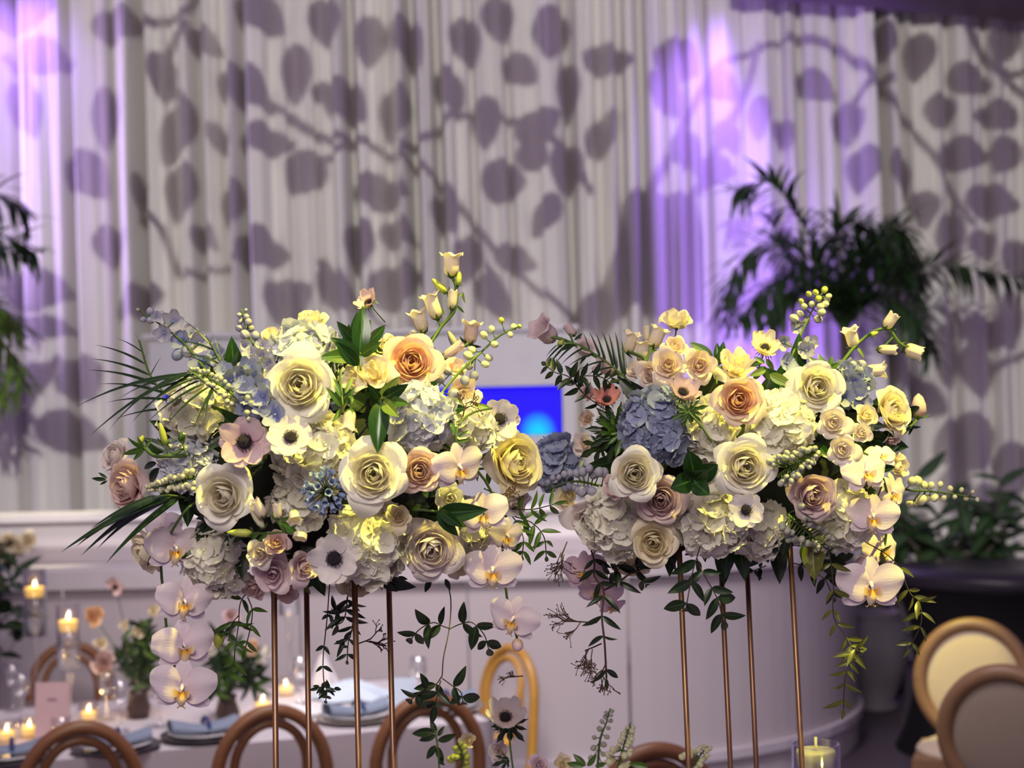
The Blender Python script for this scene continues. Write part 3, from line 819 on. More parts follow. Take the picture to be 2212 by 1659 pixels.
def orchid_spray(A, flowers, stem_px, label, off=-0.04, mat=None, buds=()):
    """flowers: (px, py, size, fx, fy, spin_deg, dD)"""
    p0 = A.at(*stem_px[0], off + 0.1)
    r = root('orchid_spray', p0, label, 'orchid', 'hanging orchid sprays'); inv = r.matrix_basis.inverted()
    pts = smooth_path([A.at(x, y, off + 0.03 + 0.07 * (i == 0)) for i, (x, y) in enumerate(stem_px)], 20)
    O('stem', MB().tube([inv @ p for p in pts], 0.0022, 6).mesh('orchid_stem', M_stem), r)
    for i, (x, y, sz, fx, fy, sp, dD) in enumerate(flowers):
        ax = axis(fx, fy); s = A.px(sz, x, y, off + dD); c = A.at(x, y, off + dD)
        (n0, me0, _), pets = ORCH[i % 2]
        m = mat or (PO if i < len(flowers) - 1 else PO)
        b = O(n0, withmat(me0, m), r, inv @ TRS(c - ax * 0.02 * s, frame(ax, CU, R(sp)), s))
        for n, me in pets: O(n, withmat(me, PLIP if n == 'lip' else m), b, Matrix.Diagonal((1.15, 1.2, 1.1, 1)) if n == 'lip' else None)
        near = min(pts, key=lambda q: (q - c).length); mid = (near + c - ax * 0.03) / 2 - ax * 0.006
        O('flower_stalk', MB().tube([inv @ near, inv @ mid, inv @ (c - ax * 0.02 * s)], 0.0014, 5).mesh('orchid_stalk', M_stem), r)
    for (x, y, sz, fx, fy) in buds:
        ax = axis(fx, fy); s = A.px(sz, x, y, off)
        O('bud', withmat(ROUND, POP), r, inv @ TRS(A.at(x, y, off) - ax * s * 0.5, frame(ax), s))
    return r
def bell_stem(A, stems, bells, buds, leaves, label, off=0.0, group=None, mat=None):
    """stems: pixel polylines; bells: (base x, y, mouth x, y, width px, toward-camera tilt, closed?, dD); buds likewise"""
    p0 = A.at(*stems[0][0], off + 0.06)
    r = root('bellflower_stem', p0, label, 'bellflower', group or f'bellflower stems of the {A.name} arrangement'); inv = r.matrix_basis.inverted()
    for st in stems:
        pts = smooth_path([A.at(x, y, off + (0.06 if (i == 0 and st is stems[0]) else 0)) for i, (x, y) in enumerate(st)], 14)
        w = 0.0030 if st is stems[0] else 0.0019
        O('stem', MB().tube([inv @ p for p in pts], w, 6).mesh('bell_stem', M_stem), r)
    for (x0, y0, x1, y1, wd, tilt, closed, dD) in bells:
        D = A.depth(x0, y0, off + dD); a = P(x0, y0, D); b = P(x1, y1, D)
        L = (b - a).length; d = ((b - a).normalized() - CF * tilt).normalized(); L = L * math.sqrt(1 + tilt * tilt * 0.6)
        s = wd * D / FPX
        Mx = Matrix.Translation(a) @ frame(d, -CF, spin_r.uniform(0, 6)) @ Matrix.Diagonal((s / 0.74, s / 0.74, L, 1))
        bl = O('bell', withmat(BELLC if closed else BELL, mat or PBL), r, inv @ Mx)
        O('calyx', withmat(BCAL, LM), bl)
    for (x0, y0, x1, y1, wd, m) in buds:
        D = A.depth(x0, y0, off); a = P(x0, y0, D); b = P(x1, y1, D); L = (b - a).length; s = wd * D / FPX
        bl = O('bud', withmat(BUD, m), r, inv @ (Matrix.Translation(a) @ frame((b - a), -CF) @ Matrix.Diagonal((s / 0.28, s / 0.28, L, 1))))
        O('calyx', withmat(BCAL, LM), bl, Matrix.Diagonal((0.9, 0.9, 0.5, 1)))
    for (x0, y0, x1, y1, m) in leaves:
        D = A.depth(x0, y0, off); a = P(x0, y0, D); b = P(x1, y1, D)
        leaf_at(r, a, b - a, (b - a).length, LEAFN, m, inv=inv, roll=spin_r.uniform(-.6, .6))
    return r
def spike(A, path, items, label, off=0.0, cat='delphinium', name='delphinium_spike', group=None, stemr=0.0026, seed=0):
    """items: (px, py, size px, kind, fx, fy): kind f = open floret, b = bud"""
    p0 = A.at(*path[0], off + 0.03); r = root(name, p0, label, cat, group or f'flower spikes of the {A.name} arrangement'); inv = r.matrix_basis.inverted()
    pts = smooth_path([A.at(x, y, off + (0.03 if i == 0 else 0)) for i, (x, y) in enumerate(path)], 16)
    O('stem', MB().tube([inv @ p for p in pts], [stemr * (1 - 0.5 * i / 16) for i in range(17)], 6).mesh('spike_stem', M_stem), r)
    rng = random.Random(seed)
    for it in items:
        x, y, sz, k, m = it[:5]; sz *= (1.18 if k == 'f' else 1.0); fx, fy = it[5:7] if len(it) > 5 else (rng.uniform(-.4, .4), rng.uniform(-.3, .4))
        dD = rng.uniform(-0.015, 0.01); c = A.at(x, y, off + dD); s = A.px(sz, x, y, off)
        near = min(pts, key=lambda q: (q - c).length)
        if k == 'f':
            ax = axis(fx, fy)
            fl = O('floret', withmat(DELF[rng.randrange(3)], [m, M_bee]), r, inv @ TRS(c - ax * 0.1 * s, frame(ax, CU, rng.uniform(0, 6)), s))
            end = c - ax * 0.12 * s
        else:
            d = (c - near); d = (d.normalized() if d.length > 1e-4 else CU) + CU * 0.3
            O('bud', withmat(ROUND, m), r, inv @ TRS(c - d.normalized() * s * 0.5, frame(d), s)); end = c - d.normalized() * s * 0.45
        if (near - end).length > 0.004:
            O('flower_stalk', MB().tube([inv @ near, inv @ end], 0.0011, 4).mesh('spike_stalk', M_stem), r)
    return r
def auto_spike(path, n, spread, size0, size1, kind, mats, seed, bud_from=0.7):
    """florets set round a stem drawn as a pixel polyline, base first"""
    rng = random.Random(seed); q = smooth_path([Vector((x, y, 0)) for x, y in path], n); out = []
    for i, p in enumerate(q):
        t = i / n
        sd = -1 if i % 2 else 1
        tg = (q[min(i + 1, n)] - q[max(0, i - 1)]).normalized(); nn = Vector((-tg.y, tg.x, 0)) * sd * spread * (1 - 0.7 * t) * rng.uniform(0.5, 1.1)
        k = kind if t < bud_from else 'b'
        m = mats[0] if k == 'f' else mats[1]
        out.append((p.x + nn.x, p.y + nn.y, (size0 * (1 - t) + size1 * t) * rng.uniform(0.85, 1.15), k, m))
    return out
def leafy(A, base, leaves, label, mesh, mat, off=0.0, name='leafy_branch', cat='leaves', group=None, stems=()):
    """leaves: (base x, y, tip x, y, dD, roll) in pixels"""
    r = root(name, A.at(*base, off + 0.05), label, cat, group); inv = r.matrix_basis.inverted()
    for st in stems:
        pts = smooth_path([A.at(x, y, off) for x, y in st], 10)
        O('stem', MB().tube([inv @ p for p in pts], 0.0018, 5).mesh('leaf_stem', M_stem), r)
    for L in leaves:
        x0, y0, x1, y1, dD, roll = L[:6]; m = L[6] if len(L) > 6 else mat
        D = A.depth(x0, y0, off); a = P(x0, y0, D); b = P(x1, y1, D + dD)
        leaf_at(r, a, b - a, (b - a).length * 1.04, mesh, m, inv=inv, roll=roll)
    return r
def vine(A, paths, leaf_px, label, off=0.0, mat=None, mesh=None, name='jasmine_vine', cat='vine', step=26, stem=None, seed=1, group=None, wid=0.0010, extra=()):
    mat = mat or LV; mesh = mesh or LEAFJ; rng = random.Random(seed)
    r = root(name, A.at(*paths[0][0], off), label, cat, group or f'trailing vines of the {A.name} arrangement'); inv = r.matrix_basis.inverted()
    for pi, pa in enumerate(paths):
        D = A.depth(*paths[0][0], off)
        tot = sum(math.dist(pa[i], pa[i + 1]) for i in range(len(pa) - 1))
        n = 24; nl = max(2, int(tot / step))
        q = smooth_path([Vector((x, y, 0)) for x, y in pa], n)
        ps = [P(v.x, v.y, D + 0.02 * math.sin(i * 0.25 + pi)) for i, v in enumerate(q)]
        O('stem', MB().tube([inv @ p for p in ps], wid, 5).mesh('vine_stem', stem or M_stemd), r)
        if leaf_px:
            for li_ in range(1, nl + 1):
                i = min(n, max(1, int(round(li_ * n / (nl + 0.4)))))
                for sd in (-1, 1):
                    t = (ps[i] - ps[i - 1]).normalized()
                    sidev = t.cross(-CF).normalized() * sd
                    d = t * rng.uniform(0.3, 0.9) + sidev * rng.uniform(0.7, 1.1) - CU * rng.uniform(0, 0.25) + CF * rng.uniform(-.5, .5)
                    L = abs(leaf_px) * 1.25 * D / FPX * rng.uniform(0.75, 1.2)
                    leaf_at(r, ps[i], d, L, mesh, mat, inv=inv, roll=rng.uniform(-.7, .7))
            leaf_at(r, ps[-1], ps[-1] - ps[-2], abs(leaf_px) * D / FPX, mesh, mat, inv=inv)
    return r
def twig(A, base, n, L, label, off=0.0, seed=0, dirn=(0, -1), spread=0.9):
    """fine branching jasmine bud twig"""
    rng = random.Random(seed); D = A.depth(*base, off); r = root('bud_twig', P(*base, D), label, 'twig', f'fine bud twigs of the {A.name} arrangement')
    inv = r.matrix_basis.inverted(); mm = MB()
    def grow(x, y, a, l, k):
        x1, y1 = x + math.cos(a) * l, y + math.sin(a) * l
        dd = rng.uniform(-0.012, 0.012) * k
        mm.tube([inv @ P(x, y, D), inv @ P((x + x1) / 2 + rng.uniform(-2, 2), (y + y1) / 2, D + dd * 0), inv @ P(x1, y1, D)], 0.0007 + 0.00025 * k, 4)
        if k > 0:
            for j in range(3 if k < 3 else n):
                grow(x + (x1 - x) * rng.uniform(0.45, 1), y + (y1 - y) * rng.uniform(0.45, 1), a + rng.uniform(-spread, spread), l * rng.uniform(0.5, 0.95), k - 1)
        else:
            mm.ball(inv @ P(x1, y1, D), 0.0013, 5, 3)
    grow(base[0], base[1], math.atan2(dirn[1], dirn[0]), L, 3)
    O('twig_branches', mm.mesh('twig_branches', M_stemb), r)
    return r
def frond(A, rachis, tips, label, off=0.0, mesh=None, mat=None, group=None, name='palm_frond'):
    """palm frond: rachis pixel polyline and leaflets (base t, tip x, tip y, dD)"""
    r = root(name, A.at(*rachis[0], off), label, 'palm', group or f'palm fronds of the {A.name} arrangement'); inv = r.matrix_basis.inverted()
    D = A.depth(*rachis[0], off)
    pts = smooth_path([P(x, y, D) for x, y in rachis], 20)
    O('rachis', MB().tube([inv @ p for p in pts], 0.0018, 5).mesh('frond_rachis', M_stem), r)
    for t, x, y, dD in tips:
        a = pts[min(20, int(t * 20))]; b = P(x, y, D + dD)
        d = b - a
        L = d.length
        # arching leaflet: rises first, droops at its tip
        leaf_at(r, a, d + CU * L * 0.22, L * 1.05, STRIP if mesh is None else mesh, mat or LP, up=(CU * 0.8 - CF * 0.7), inv=inv, name='leaflet')
    return r

# ------------------------------------------------------------------ stands, foam
def stand(A, rods, foot_y, label, zt_px):
    """four slim gold rods on a base plate, a round plate on top"""
    tops = [P(x0, y0, D) for (x0, y0, x1, y1, D) in rods]
    feet = []
    for (x0, y0, x1, y1, D) in rods:
        a, b = P(x0, y0, D), P(x1, y1, D)
        k = (0.775 - a.z) / (b.z - a.z); feet.append(a + (b - a) * k)
    c = sum(feet, Vector()) / 4; ct = sum(tops, Vector()) / 4
    r = root('flower_stand', Vector((c.x, c.y, 0.76)), label, 'flower stand', 'tall gold flower stands'); inv = r.matrix_basis.inverted()
    for a, b in zip(tops, feet):
        up = a + (a - b).normalized() * 0.05
        O('rod', MB().tube([inv @ b, inv @ up], 0.0046, 10).mesh('stand_rod', M_gold), r)
    O('base_plate', MB().lathe([(0.001, 0.0), (0.14, 0.0), (0.14, 0.012), (0.135, 0.016), (0.001, 0.016)], 40).mesh('stand_base', M_gold), r)
    zt = sum(p.z for p in tops) / 4 + 0.045
    O('top_plate', MB().lathe([(0.001, 0.0), (0.12, 0.0), (0.12, 0.01), (0.001, 0.01)], 32, M=Matrix.Translation(inv @ Vector((ct.x, ct.y, zt)))).mesh('stand_top', M_gold), r)
    return r, Vector((ct.x, ct.y, zt + 0.01))
st1, top1 = stand(LA, [(592, 1285, 596, 1659, 2.46), (662, 1270, 668, 1659, 2.58), (766, 1265, 775, 1659, 2.46), (840, 1265, 850, 1659, 2.58)], 0, 'gold four-rod stand holding up the left arrangement', 0)
st2, top2 = stand(RA, [(1467, 1180, 1487, 1640, 2.58), (1556, 1190, 1578, 1659, 2.70), (1612, 1190, 1634, 1659, 2.72), (1706, 1170, 1733, 1659, 2.58)], 0, 'gold four-rod stand holding up the right arrangement', 0)
for A, tp, lb in ((LA, top1, 'left'), (RA, top2, 'right')):
    c = P(A.cx, A.cy + 40, A.D0)
    rx, rz = 0.215, 0.145
    h = c.z - rz - tp.z
    m = MB().ball((0, 0, rz), 1, 20, 12, sc=(rx, 0.13, rz))
    o = O('floral_foam', m.mesh('floral_foam', M_foam), None, Matrix.Translation((c.x, c.y, c.z - rz)))
    tag(o, f'dark mossy foam ball hidden among the blooms of the {lb} arrangement', 'floral foam', 'moss covered foam cores')
    if c.z - rz > tp.z:
        pass

# dark filler leaves deep between the blooms
def filler(A, n, seed):
    rng = random.Random(seed)
    for k in range(n):
        a = rng.uniform(0, 6.28); q = rng.uniform(0.15, 0.78) ** 0.6
        x, y = A.cx + A.rx * 0.82 * q * math.cos(a), A.cy + 15 + A.ry * 0.78 * q * math.sin(a)
        D = A.depth(x, y, 0.10); c = P(x, y, D)
        r = root('leaf_sprig', c, f'dark green leaf sprig tucked between the blooms of the {A.name} arrangement', 'leaves', f'filler leaves of the {A.name} arrangement'); inv = r.matrix_basis.inverted()
        O('stem', MB().tube([inv @ (c + CF * 0.06), inv @ c], 0.002, 5).mesh('sprig_stem', M_stem), r)
        for j in range(5):
            b = j * 1.256 + rng.uniform(-.3, .3)
            d = CR * math.cos(b) + CU * math.sin(b) - CF * rng.uniform(0.0, 0.7)
            leaf_at(r, c, d, rng.uniform(0.055, 0.095), LEAF, LD if rng.random() < 0.6 else LG, inv=inv, roll=rng.uniform(-.5, .5))
filler(LA, 40, 1); filler(RA, 40, 2)

# ------------------------------------------------------------------ LEFT arrangement
B = bloom
B(LA, 'rose', 648, 832, 156, .04, .10, PW, 'large ivory garden rose, biggest bloom at the top of the left arrangement', -0.03, 0, spin=0.3)
B(LA, 'spray', 671, 690, 82, .05, .86, PC, 'cream rose seen from below, standing highest at the left top of the left arrangement', 0.0, 2)
B(LA, 'spray', 587, 722, 56, -.15, .80, PC, 'half-open cream rosebud beside the second blue spike', 0.02, 2)
B(LA, 'spray', 690, 742, 60, .3, .8, PC, 'small cream rose just below the high cream rose', 0.03, 1)
B(LA, 'rose', 890, 783, 130, .12, .18, PP, 'peach-hearted garden rose at the top right of the left arrangement', -0.01, 1, spin=1.0)
B(LA, 'lisi', 832, 748, 78, -.1, .75, PC, 'cream open bloom standing behind the peach rose', 0.04, 0)
B(LA, 'lisi', 898, 732, 60, .2, .85, PC, 'small cream ruffled bloom above the peach rose', 0.05, 1)
B(LA, 'rose', 480, 1072, 146, -.12, .0, PW, 'large white rose low on the left, above the white orchid spray', -0.05, 2, spin=2.0)
B(LA, 'rose', 272, 1050, 122, -.62, .0, PD, 'dusty mauve rose turned sideways at the far left edge', 0.0, 0)
B(LA, 'rose', 246, 985, 84, -.55, .45, PWB, 'pale blush rose half hidden above the dusty mauve rose', 0.06, 2)
B(LA, 'rose', 806, 1024, 152, .03, .08, PW, 'creamy garden rose with a swirled heart at the centre of the left arrangement', -0.05, 0, spin=3.2)
B(LA, 'rose', 906, 1017, 104, .16, .10, PD, 'dusty pink rose touching the central cream rose', -0.03, 2, spin=1.4)
B(LA, 'rose', 932, 1188, 140, .10, -.18, PWB, 'white rose with blush heart at the bottom right of the left arrangement', -0.04, 1, spin=0.7)
B(LA, 'rose', 1114, 1000, 150, .60, .12, PC, 'tall cream ruffled bloom at the right edge of the left arrangement', 0.03, 1)
B(LA, 'lisi', 1112, 1082, 84, .6, -.2, PWB, 'shaded blush bloom under the tall cream ruffled bloom', 0.05, 1)
B(LA, 'spray', 862, 1116, 62, .25, .30, PC, 'small cream spray rose under the central cream rose', -0.02, 0)
B(LA, 'spray', 972, 1076, 78, .1, .1, PW, 'white rose in shade behind the glossy dark leaf', 0.03, 1)
B(LA, 'spray', 588, 1240, 98, .0, -.05, PL, 'lilac pink spray rose at the bottom, largest of its pink cluster', -0.07, 0)
B(LA, 'spray', 562, 1196, 72, -.12, .15, PWB, 'whitish spray rose topping the pink cluster', -0.05, 1)
B(LA, 'spray', 598, 1172, 66, .2, .3, PK, 'small pale pink spray rose behind the pink cluster', -0.03, 1)
B(LA, 'spray', 658, 1226, 80, .55, -.1, PL, 'lilac pink spray rose turned right beside the bottom anemone', -0.05, 0)
B(LA, 'spray', 548, 1268, 74, -.3, -.45, PK, 'pale pink spray rose lowest left in the pink cluster', -0.03, 1)
B(LA, 'spray', 612, 1278, 74, .1, -.6, PK, 'pale pink spray rose hanging lowest over the gold rods', -0.02, 0)
B(LA, 'rose', 318, 1192, 128, -.75, -.35, PC, 'cream rose at the lower left edge behind the white orchids', 0.05, 3)
B(LA, 'rose', 478, 1262, 92, .0, -.62, PB, 'peach rose peeping out below the lower white hydrangea', 0.03, 2)
B(LA, 'lisi', 806, 808, 100, -.15, .45, PC, 'cream lisianthus with spread petals below the peach rose', 0.0, 0)
B(LA, 'lisi', 764, 822, 76, -.35, .25, PC, 'cream lisianthus between the large ivory rose and the peach rose', 0.02, 1)
B(LA, 'lisi', 1000, 850, 92, .45, .15, PB, 'peach tinted bloom in the shade of the white bud spike', 0.06, 0)
B(LA, 'lisi', 985, 795, 58, .5, .5, PB, 'small peach petals behind the white bud spike', 0.06, 1)
B(LA, 'rose', 770, 1262, 90, .1, -.65, PC, 'cream rose under the bottom hydrangea of the left arrangement', 0.05, 2)
B(LA, 'rose', 1000, 1210, 96, .55, -.35, PC, 'cream bloom in shade beside the right hand orchids of the left arrangement', 0.05, 3)
B(LA, 'anem', 528, 955, 122, .02, .04, PAP, 'lilac pink anemone with a black centre, left of the white anemone', -0.06, 0, spin=0.4)
B(LA, 'anem', 628, 944, 104, .03, .42, PAW, 'white anemone with a black centre just below the large ivory rose', -0.07, 1, spin=1.2)
B(LA, 'anem', 1080, 905, 96, .12, -.05, PAW, 'white anemone in front of the blue niche', -0.03, 1, spin=2.0)
B(LA, 'anem', 722, 1207, 120, -.10, -.06, PAW, 'white anemone at the bottom beside the lilac pink spray roses', -0.08, 0, spin=0.9)
B(LA, 'anem', 795, 652, 58, -.45, .55, PK, 'pinkish anemone seen from the side at the very top, over glossy leaves', 0.02, 2)

hydrangea(LA, 652, 780, 178, PHB, 'pale blue-white hydrangea head behind the large ivory rose', 0.05, 0, .5, 1)
hydrangea(LA, 908, 905, 156, PHB, 'bluish white hydrangea head below the peach rose', 0.0, .1, .15, 2)
hydrangea(LA, 465, 1208, 168, PH, 'white hydrangea head at the lower left between orchids and pink cluster', 0.0, -.1, -.15, 3)
hydrangea(LA, 795, 1176, 196, PH, 'large white hydrangea head at the bottom centre of the left arrangement', 0.0, 0, -.2, 4, n=110)
hydrangea(LA, 672, 980, 196, PH, 'cream hydrangea head behind the two middle anemones', 0.03, 0, .1, 5, n=110)
hydrangea(LA, 428, 890, 168, PH, 'white hydrangea head under the arching palm leaflets on the left', 0.05, -.3, .25, 6)
hydrangea(LA, 402, 1002, 120, PHB, 'small white hydrangea cluster above the large white rose', 0.04, -.3, .05, 7, n=56)
hydrangea(LA, 1012, 1140, 128, PH, 'cream hydrangea in the shade behind the right orchid spray of the left arrangement', 0.06, .4, -.2, 8, n=60)
hydrangea(LA, 1012, 925, 118, PH, 'white hydrangea beside the white anemone and blue niche', 0.06, .3, .1, 9, n=56)
hydrangea(LA, 640, 1090, 120, PH, 'white hydrangea cluster around the blue starry flower', 0.04, 0, 0, 10, n=56)

orchid_spray(LA, [(350, 1142, 92, -.35, .15, 8, .03), (378, 1186, 128, .45, -.12, 0, -.02), (398, 1302, 122, .42, -.05, -6, -.03), (398, 1398, 132, .42, .0, 4, -.03), (394, 1488, 142, .02, -.10, -4, -.04)],
  [(440, 1075), (395, 1110), (350, 1200), (355, 1300), (365, 1400), (385, 1460)], 'spray of white-pink orchids trailing from the lower left of the left arrangement', -0.06)
orchid_spray(LA, [(992, 1012, 122, .52, -.15, 10, .0), (1044, 1112, 112, -.28, .10, 14, -.02), (1094, 1160, 92, .62, -.1, -8, .02), (1064, 1234, 126, .0, -.06, 0, -.04), (1108, 1340, 116, -.35, -.1, -16, -.03)],
  [(960, 960), (1000, 985), (1060, 1060), (1085, 1180), (1095, 1290), (1120, 1390)], 'spray of pink-tinged orchids trailing over the gap from the left arrangement', -0.05, buds=[(1118, 1393, 30, .1, -.7)])

# spikes
spike(LA, [(515, 858), (448, 802), (398, 742), (345, 700), (297, 668)],
  [(391, 734, 40, 'f', PDB), (431, 741, 40, 'f', PDW), (468, 766, 42, 'f', PDB), (433, 789, 46, 'f', PDB), (384, 766, 30, 'b', PDB), (500, 823, 44, 'f', PDB), (374, 694, 40, 'f', PDW), (354, 720, 34, 'f', PDW),
   (414, 716, 30, 'f', PDW), (462, 824, 34, 'b', PDW), (324, 673, 20, 'b', PDW), (348, 678, 16, 'b', PDW), (310, 690, 15, 'b', PDW), (325, 692, 18, 'b', PDW), (298, 669, 10, 'b', M_budg), (338, 684, 22, 'f', PDW), (483, 800, 36, 'f', PDB), (405, 760, 30, 'b', PDW)],
  'blue delphinium spike leaning out to the upper left', -0.02, seed=1)
spike(LA, [(585, 860), (566, 790), (535, 716), (521, 668)], auto_spike([(580, 850), (562, 785), (535, 718), (523, 672)], 20, 26, 44, 10, 'f', (PDW, PDW), 5, 0.6),
  'lavender grey delphinium spike beside the cream rosebud', -0.01, seed=2)
spike(LA, [(560, 900), (545, 850), (540, 820), (525, 790)], auto_spike([(565, 905), (550, 860), (540, 820), (528, 795)], 12, 30, 46, 34, 'f', (PDB, PDB), 6, 1.1),
  'deep blue delphinium cluster left of the large ivory rose', -0.06, seed=3)
spike(LA, [(560, 900), (500, 850), (450, 815), (412, 800)], auto_spike([(555, 895), (500, 852), (450, 815), (412, 802)], 34, 22, 18, 10, 'b', (M_budg, M_budg), 7, 0.0),
  'pale greenish bud spike crossing the palm leaflets on the left', -0.06, name='bud_spike', seed=4)
spike(LA, [(420, 1030), (370, 1045), (318, 1056)], auto_spike([(420, 1032), (370, 1045), (318, 1056)], 34, 22, 16, 10, 'b', (M_budg, M_bud), 8, 0.0),
  'pale bud cluster between the dusty mauve rose and large white rose', -0.03, name='bud_spike', seed=5)
spike(LA, [(945, 860), (985, 812), (1040, 760), (1080, 725), (1122, 704)],
  [(1083, 692, 15, 'b', M_budy), (1062, 711, 17, 'b', M_bud), (1045, 724, 20, 'b', M_bud), (1110, 706, 17, 'b', M_bud), (1102, 723, 15, 'b', M_bud), (1068, 744, 19, 'b', M_bud), (1020, 756, 20, 'b', M_bud), (1011, 768, 23, 'b', M_bud), (1056, 773, 19, 'b', M_bud),
   (1048, 787, 19, 'b', M_bud), (1013, 790, 23, 'b', M_bud), (967, 802, 22, 'b', PDW), (950, 817, 26, 'b', PDW), (1004, 822, 24, 'b', PDW), (981, 850, 26, 'b', PDW), (1024, 812, 24, 'b', PDW), (1122, 705, 12, 'b', M_budy)],
  'white bud spike reaching up to the right from the left arrangement', 0.0, name='bud_spike', seed=6)
def umbel(A, px, py, size, label, off, seed):
    rng = random.Random(seed); c = A.at(px, py, off); r = root('agapanthus', c + CF * 0.03, label, 'flower'); inv = r.matrix_basis.inverted(); s = A.px(size, px, py, off)
    O('stem', MB().tube([inv @ (c + CF * 0.12), inv @ (c + CF * 0.02)], 0.003, 6).mesh('umbel_stem', M_stem), r)
    for k in range(22):
        a = k * 2.4; q = math.sqrt((k + 0.5) / 22) * 0.9
        d = (CR * math.cos(a) * q + CU * math.sin(a) * q - CF * (0.75 - 0.5 * q)).normalized()
        e = c + CF * 0.02 + d * s * 0.36
        O('flower_stalk', MB().tube([inv @ (c + CF * 0.02), inv @ e], 0.0010, 4).mesh('umbel_stalk', M_stem), r)
        O('floret', withmat(BELL, PAG), r, inv @ (Matrix.Translation(e) @ frame(d, CU, rng.uniform(0, 6)) @ Matrix.Diagonal((s * 0.22, s * 0.22, s * 0.26, 1))))
    return r
umbel(LA, 702, 1062, 92, 'blue starry agapanthus flower left of the central cream rose', -0.04, 5)

# bellflowers, left
bell_stem(LA, [[(915, 780), (925, 752), (953, 706), (983, 669), (985, 620), (976, 598)], [(953, 706), (945, 690)], [(926, 760), (916, 725), (913, 716)], [(981, 675), (966, 632)], [(986, 625), (990, 616)], [(970, 690), (976, 668)]],
  [(975, 597, 976, 545, 44, .1, 0, 0), (945, 688, 926, 633, 40, .1, 0, 0), (915, 718, 899, 668, 40, .15, 0, .01), (976, 668, 979, 624, 28, .05, 1, 0)],
  [(964, 632, 933, 602, 17, M_budy), (989, 617, 993, 586, 14, M_budy)],
  [(1000, 630, 1001, 656, LL), (986, 660, 1003, 676, LM), (960, 680, 948, 660, LM), (925, 740, 955, 715, LM), (988, 640, 1002, 632, LL)],
  'tallest bellflower stem with white bells, rising above everything else', 0.03)
bell_stem(LA, [[(945, 800), (960, 770), (1000, 750), (1012, 742)], [(950, 790), (956, 775)], [(990, 752), (978, 728)]],
  [(1014, 742, 1021, 692, 40, .1, 0, .02), (957, 774, 1001, 741, 30, .1, 1, 0)],
  [(985, 750, 968, 715, 16, M_budg)], [(955, 780, 935, 752, LD), (960, 775, 975, 790, LD), (1010, 745, 990, 728, LD), (1012, 745, 1040, 752, LD)],
  'pale bellflower stem in shade to the right of the tallest bells', 0.08, mat=PBP)
bell_stem(LA, [[(745, 860), (760, 862), (758, 885)]], [(757, 886, 752, 932, 36, .2, 0, 0)], [], [(757, 880, 780, 888, LM), (750, 870, 725, 900, LO)], 'single white bell nodding downwards right of the large ivory rose', -0.06)
bell_stem(LA, [[(640, 1130), (620, 1150), (600, 1125), (585, 1110)], [(618, 1148), (580, 1152), (548, 1152)]],
  [(570, 1116, 548, 1078, 34, .3, 1, 0), (601, 1120, 598, 1085, 24, .2, 1, 0), (634, 1104, 640, 1128, 30, .8, 0, 0), (650, 1150, 648, 1165, 40, .5, 1, -.01)],
  [(545, 1152, 490, 1150, 18, M_budy), (570, 1140, 540, 1100, 16, M_bud)],
  [(605, 1122, 640, 1118, LM), (605, 1125, 655, 1160, LG), (560, 1150, 540, 1170, LM), (560, 1148, 530, 1165, LM), (580, 1150, 555, 1172, LM)], 'greenish white bellflower buds between the large white rose and blue flower', -0.09)
bell_stem(LA, [[(425, 985), (370, 985), (335, 985), (312, 968)], [(365, 983), (362, 965), (356, 958)], [(405, 985), (395, 960)]], [],
  [(357, 960, 345, 912, 16, M_budy), (300, 960, 310, 940, 14, M_budy), (390, 955, 392, 930, 12, LM)],
  [(312, 968, 270, 952, LM), (312, 968, 262, 985, LM), (312, 970, 285, 995, LM), (312, 966, 292, 945, LM), (312, 968, 330, 948, LM), (358, 962, 335, 948, LM), (358, 962, 375, 945, LM), (370, 984, 400, 965, LM), (395, 960, 382, 945, LM), (395, 960, 404, 938, LM)],
  'green bellflower bud stem reaching left over the dusty mauve rose', -0.02)

# leaves, left
leafy(LA, (779, 770), [(776, 764, 786, 664, .0, .2), (772, 750, 762, 680, -.01, -.5), (775, 745, 730, 702, -.02, -.2), (778, 772, 722, 730, -.02, .3), (775, 790, 732, 745, -.03, .1), (780, 768, 812, 742, -.03, -.2, LM), (790, 745, 836, 705, .01, .4), (772, 770, 700, 768, -.03, .2, LM), (782, 735, 800, 692, .0, .1)],
  'glossy dark leaf branch standing at the top middle of the left arrangement', LEAF, LG, -0.01, stems=[[(779, 800), (778, 760), (782, 700), (790, 660)]], group='glossy leaf branches')
leafy(LA, (825, 865), [(822, 866, 814, 962, -.04, .0), (826, 862, 872, 838, -.03, .2), (822, 862, 796, 836, -.02, -.2), (828, 866, 848, 892, -.04, .2, LL), (820, 862, 858, 822, -.02, .3, LL), (832, 868, 872, 868, -.03, -.3, LM)],
  'glossy leaf cluster with one large dark leaf pointing down at the centre', LEAF, LG, -0.05, stems=[[(825, 880), (822, 864)]], group='glossy leaf branches')
leafy(LA, (940, 1105), [(945, 1108, 1040, 1106, -.03, .1), (948, 1100, 990, 1138, -.02, .3), (945, 1104, 985, 1160, .0, .2), (930, 1095, 870, 1085, .02, .2, LD), (900, 1085, 930, 1060, .02, 0, LD), (890, 1090, 895, 1045, .02, .2, LD)],
  'large dark leaves in the shade above the blush-hearted white rose', LEAF, LG, -0.03, stems=[[(900, 1100), (945, 1105)]], group='glossy leaf branches')
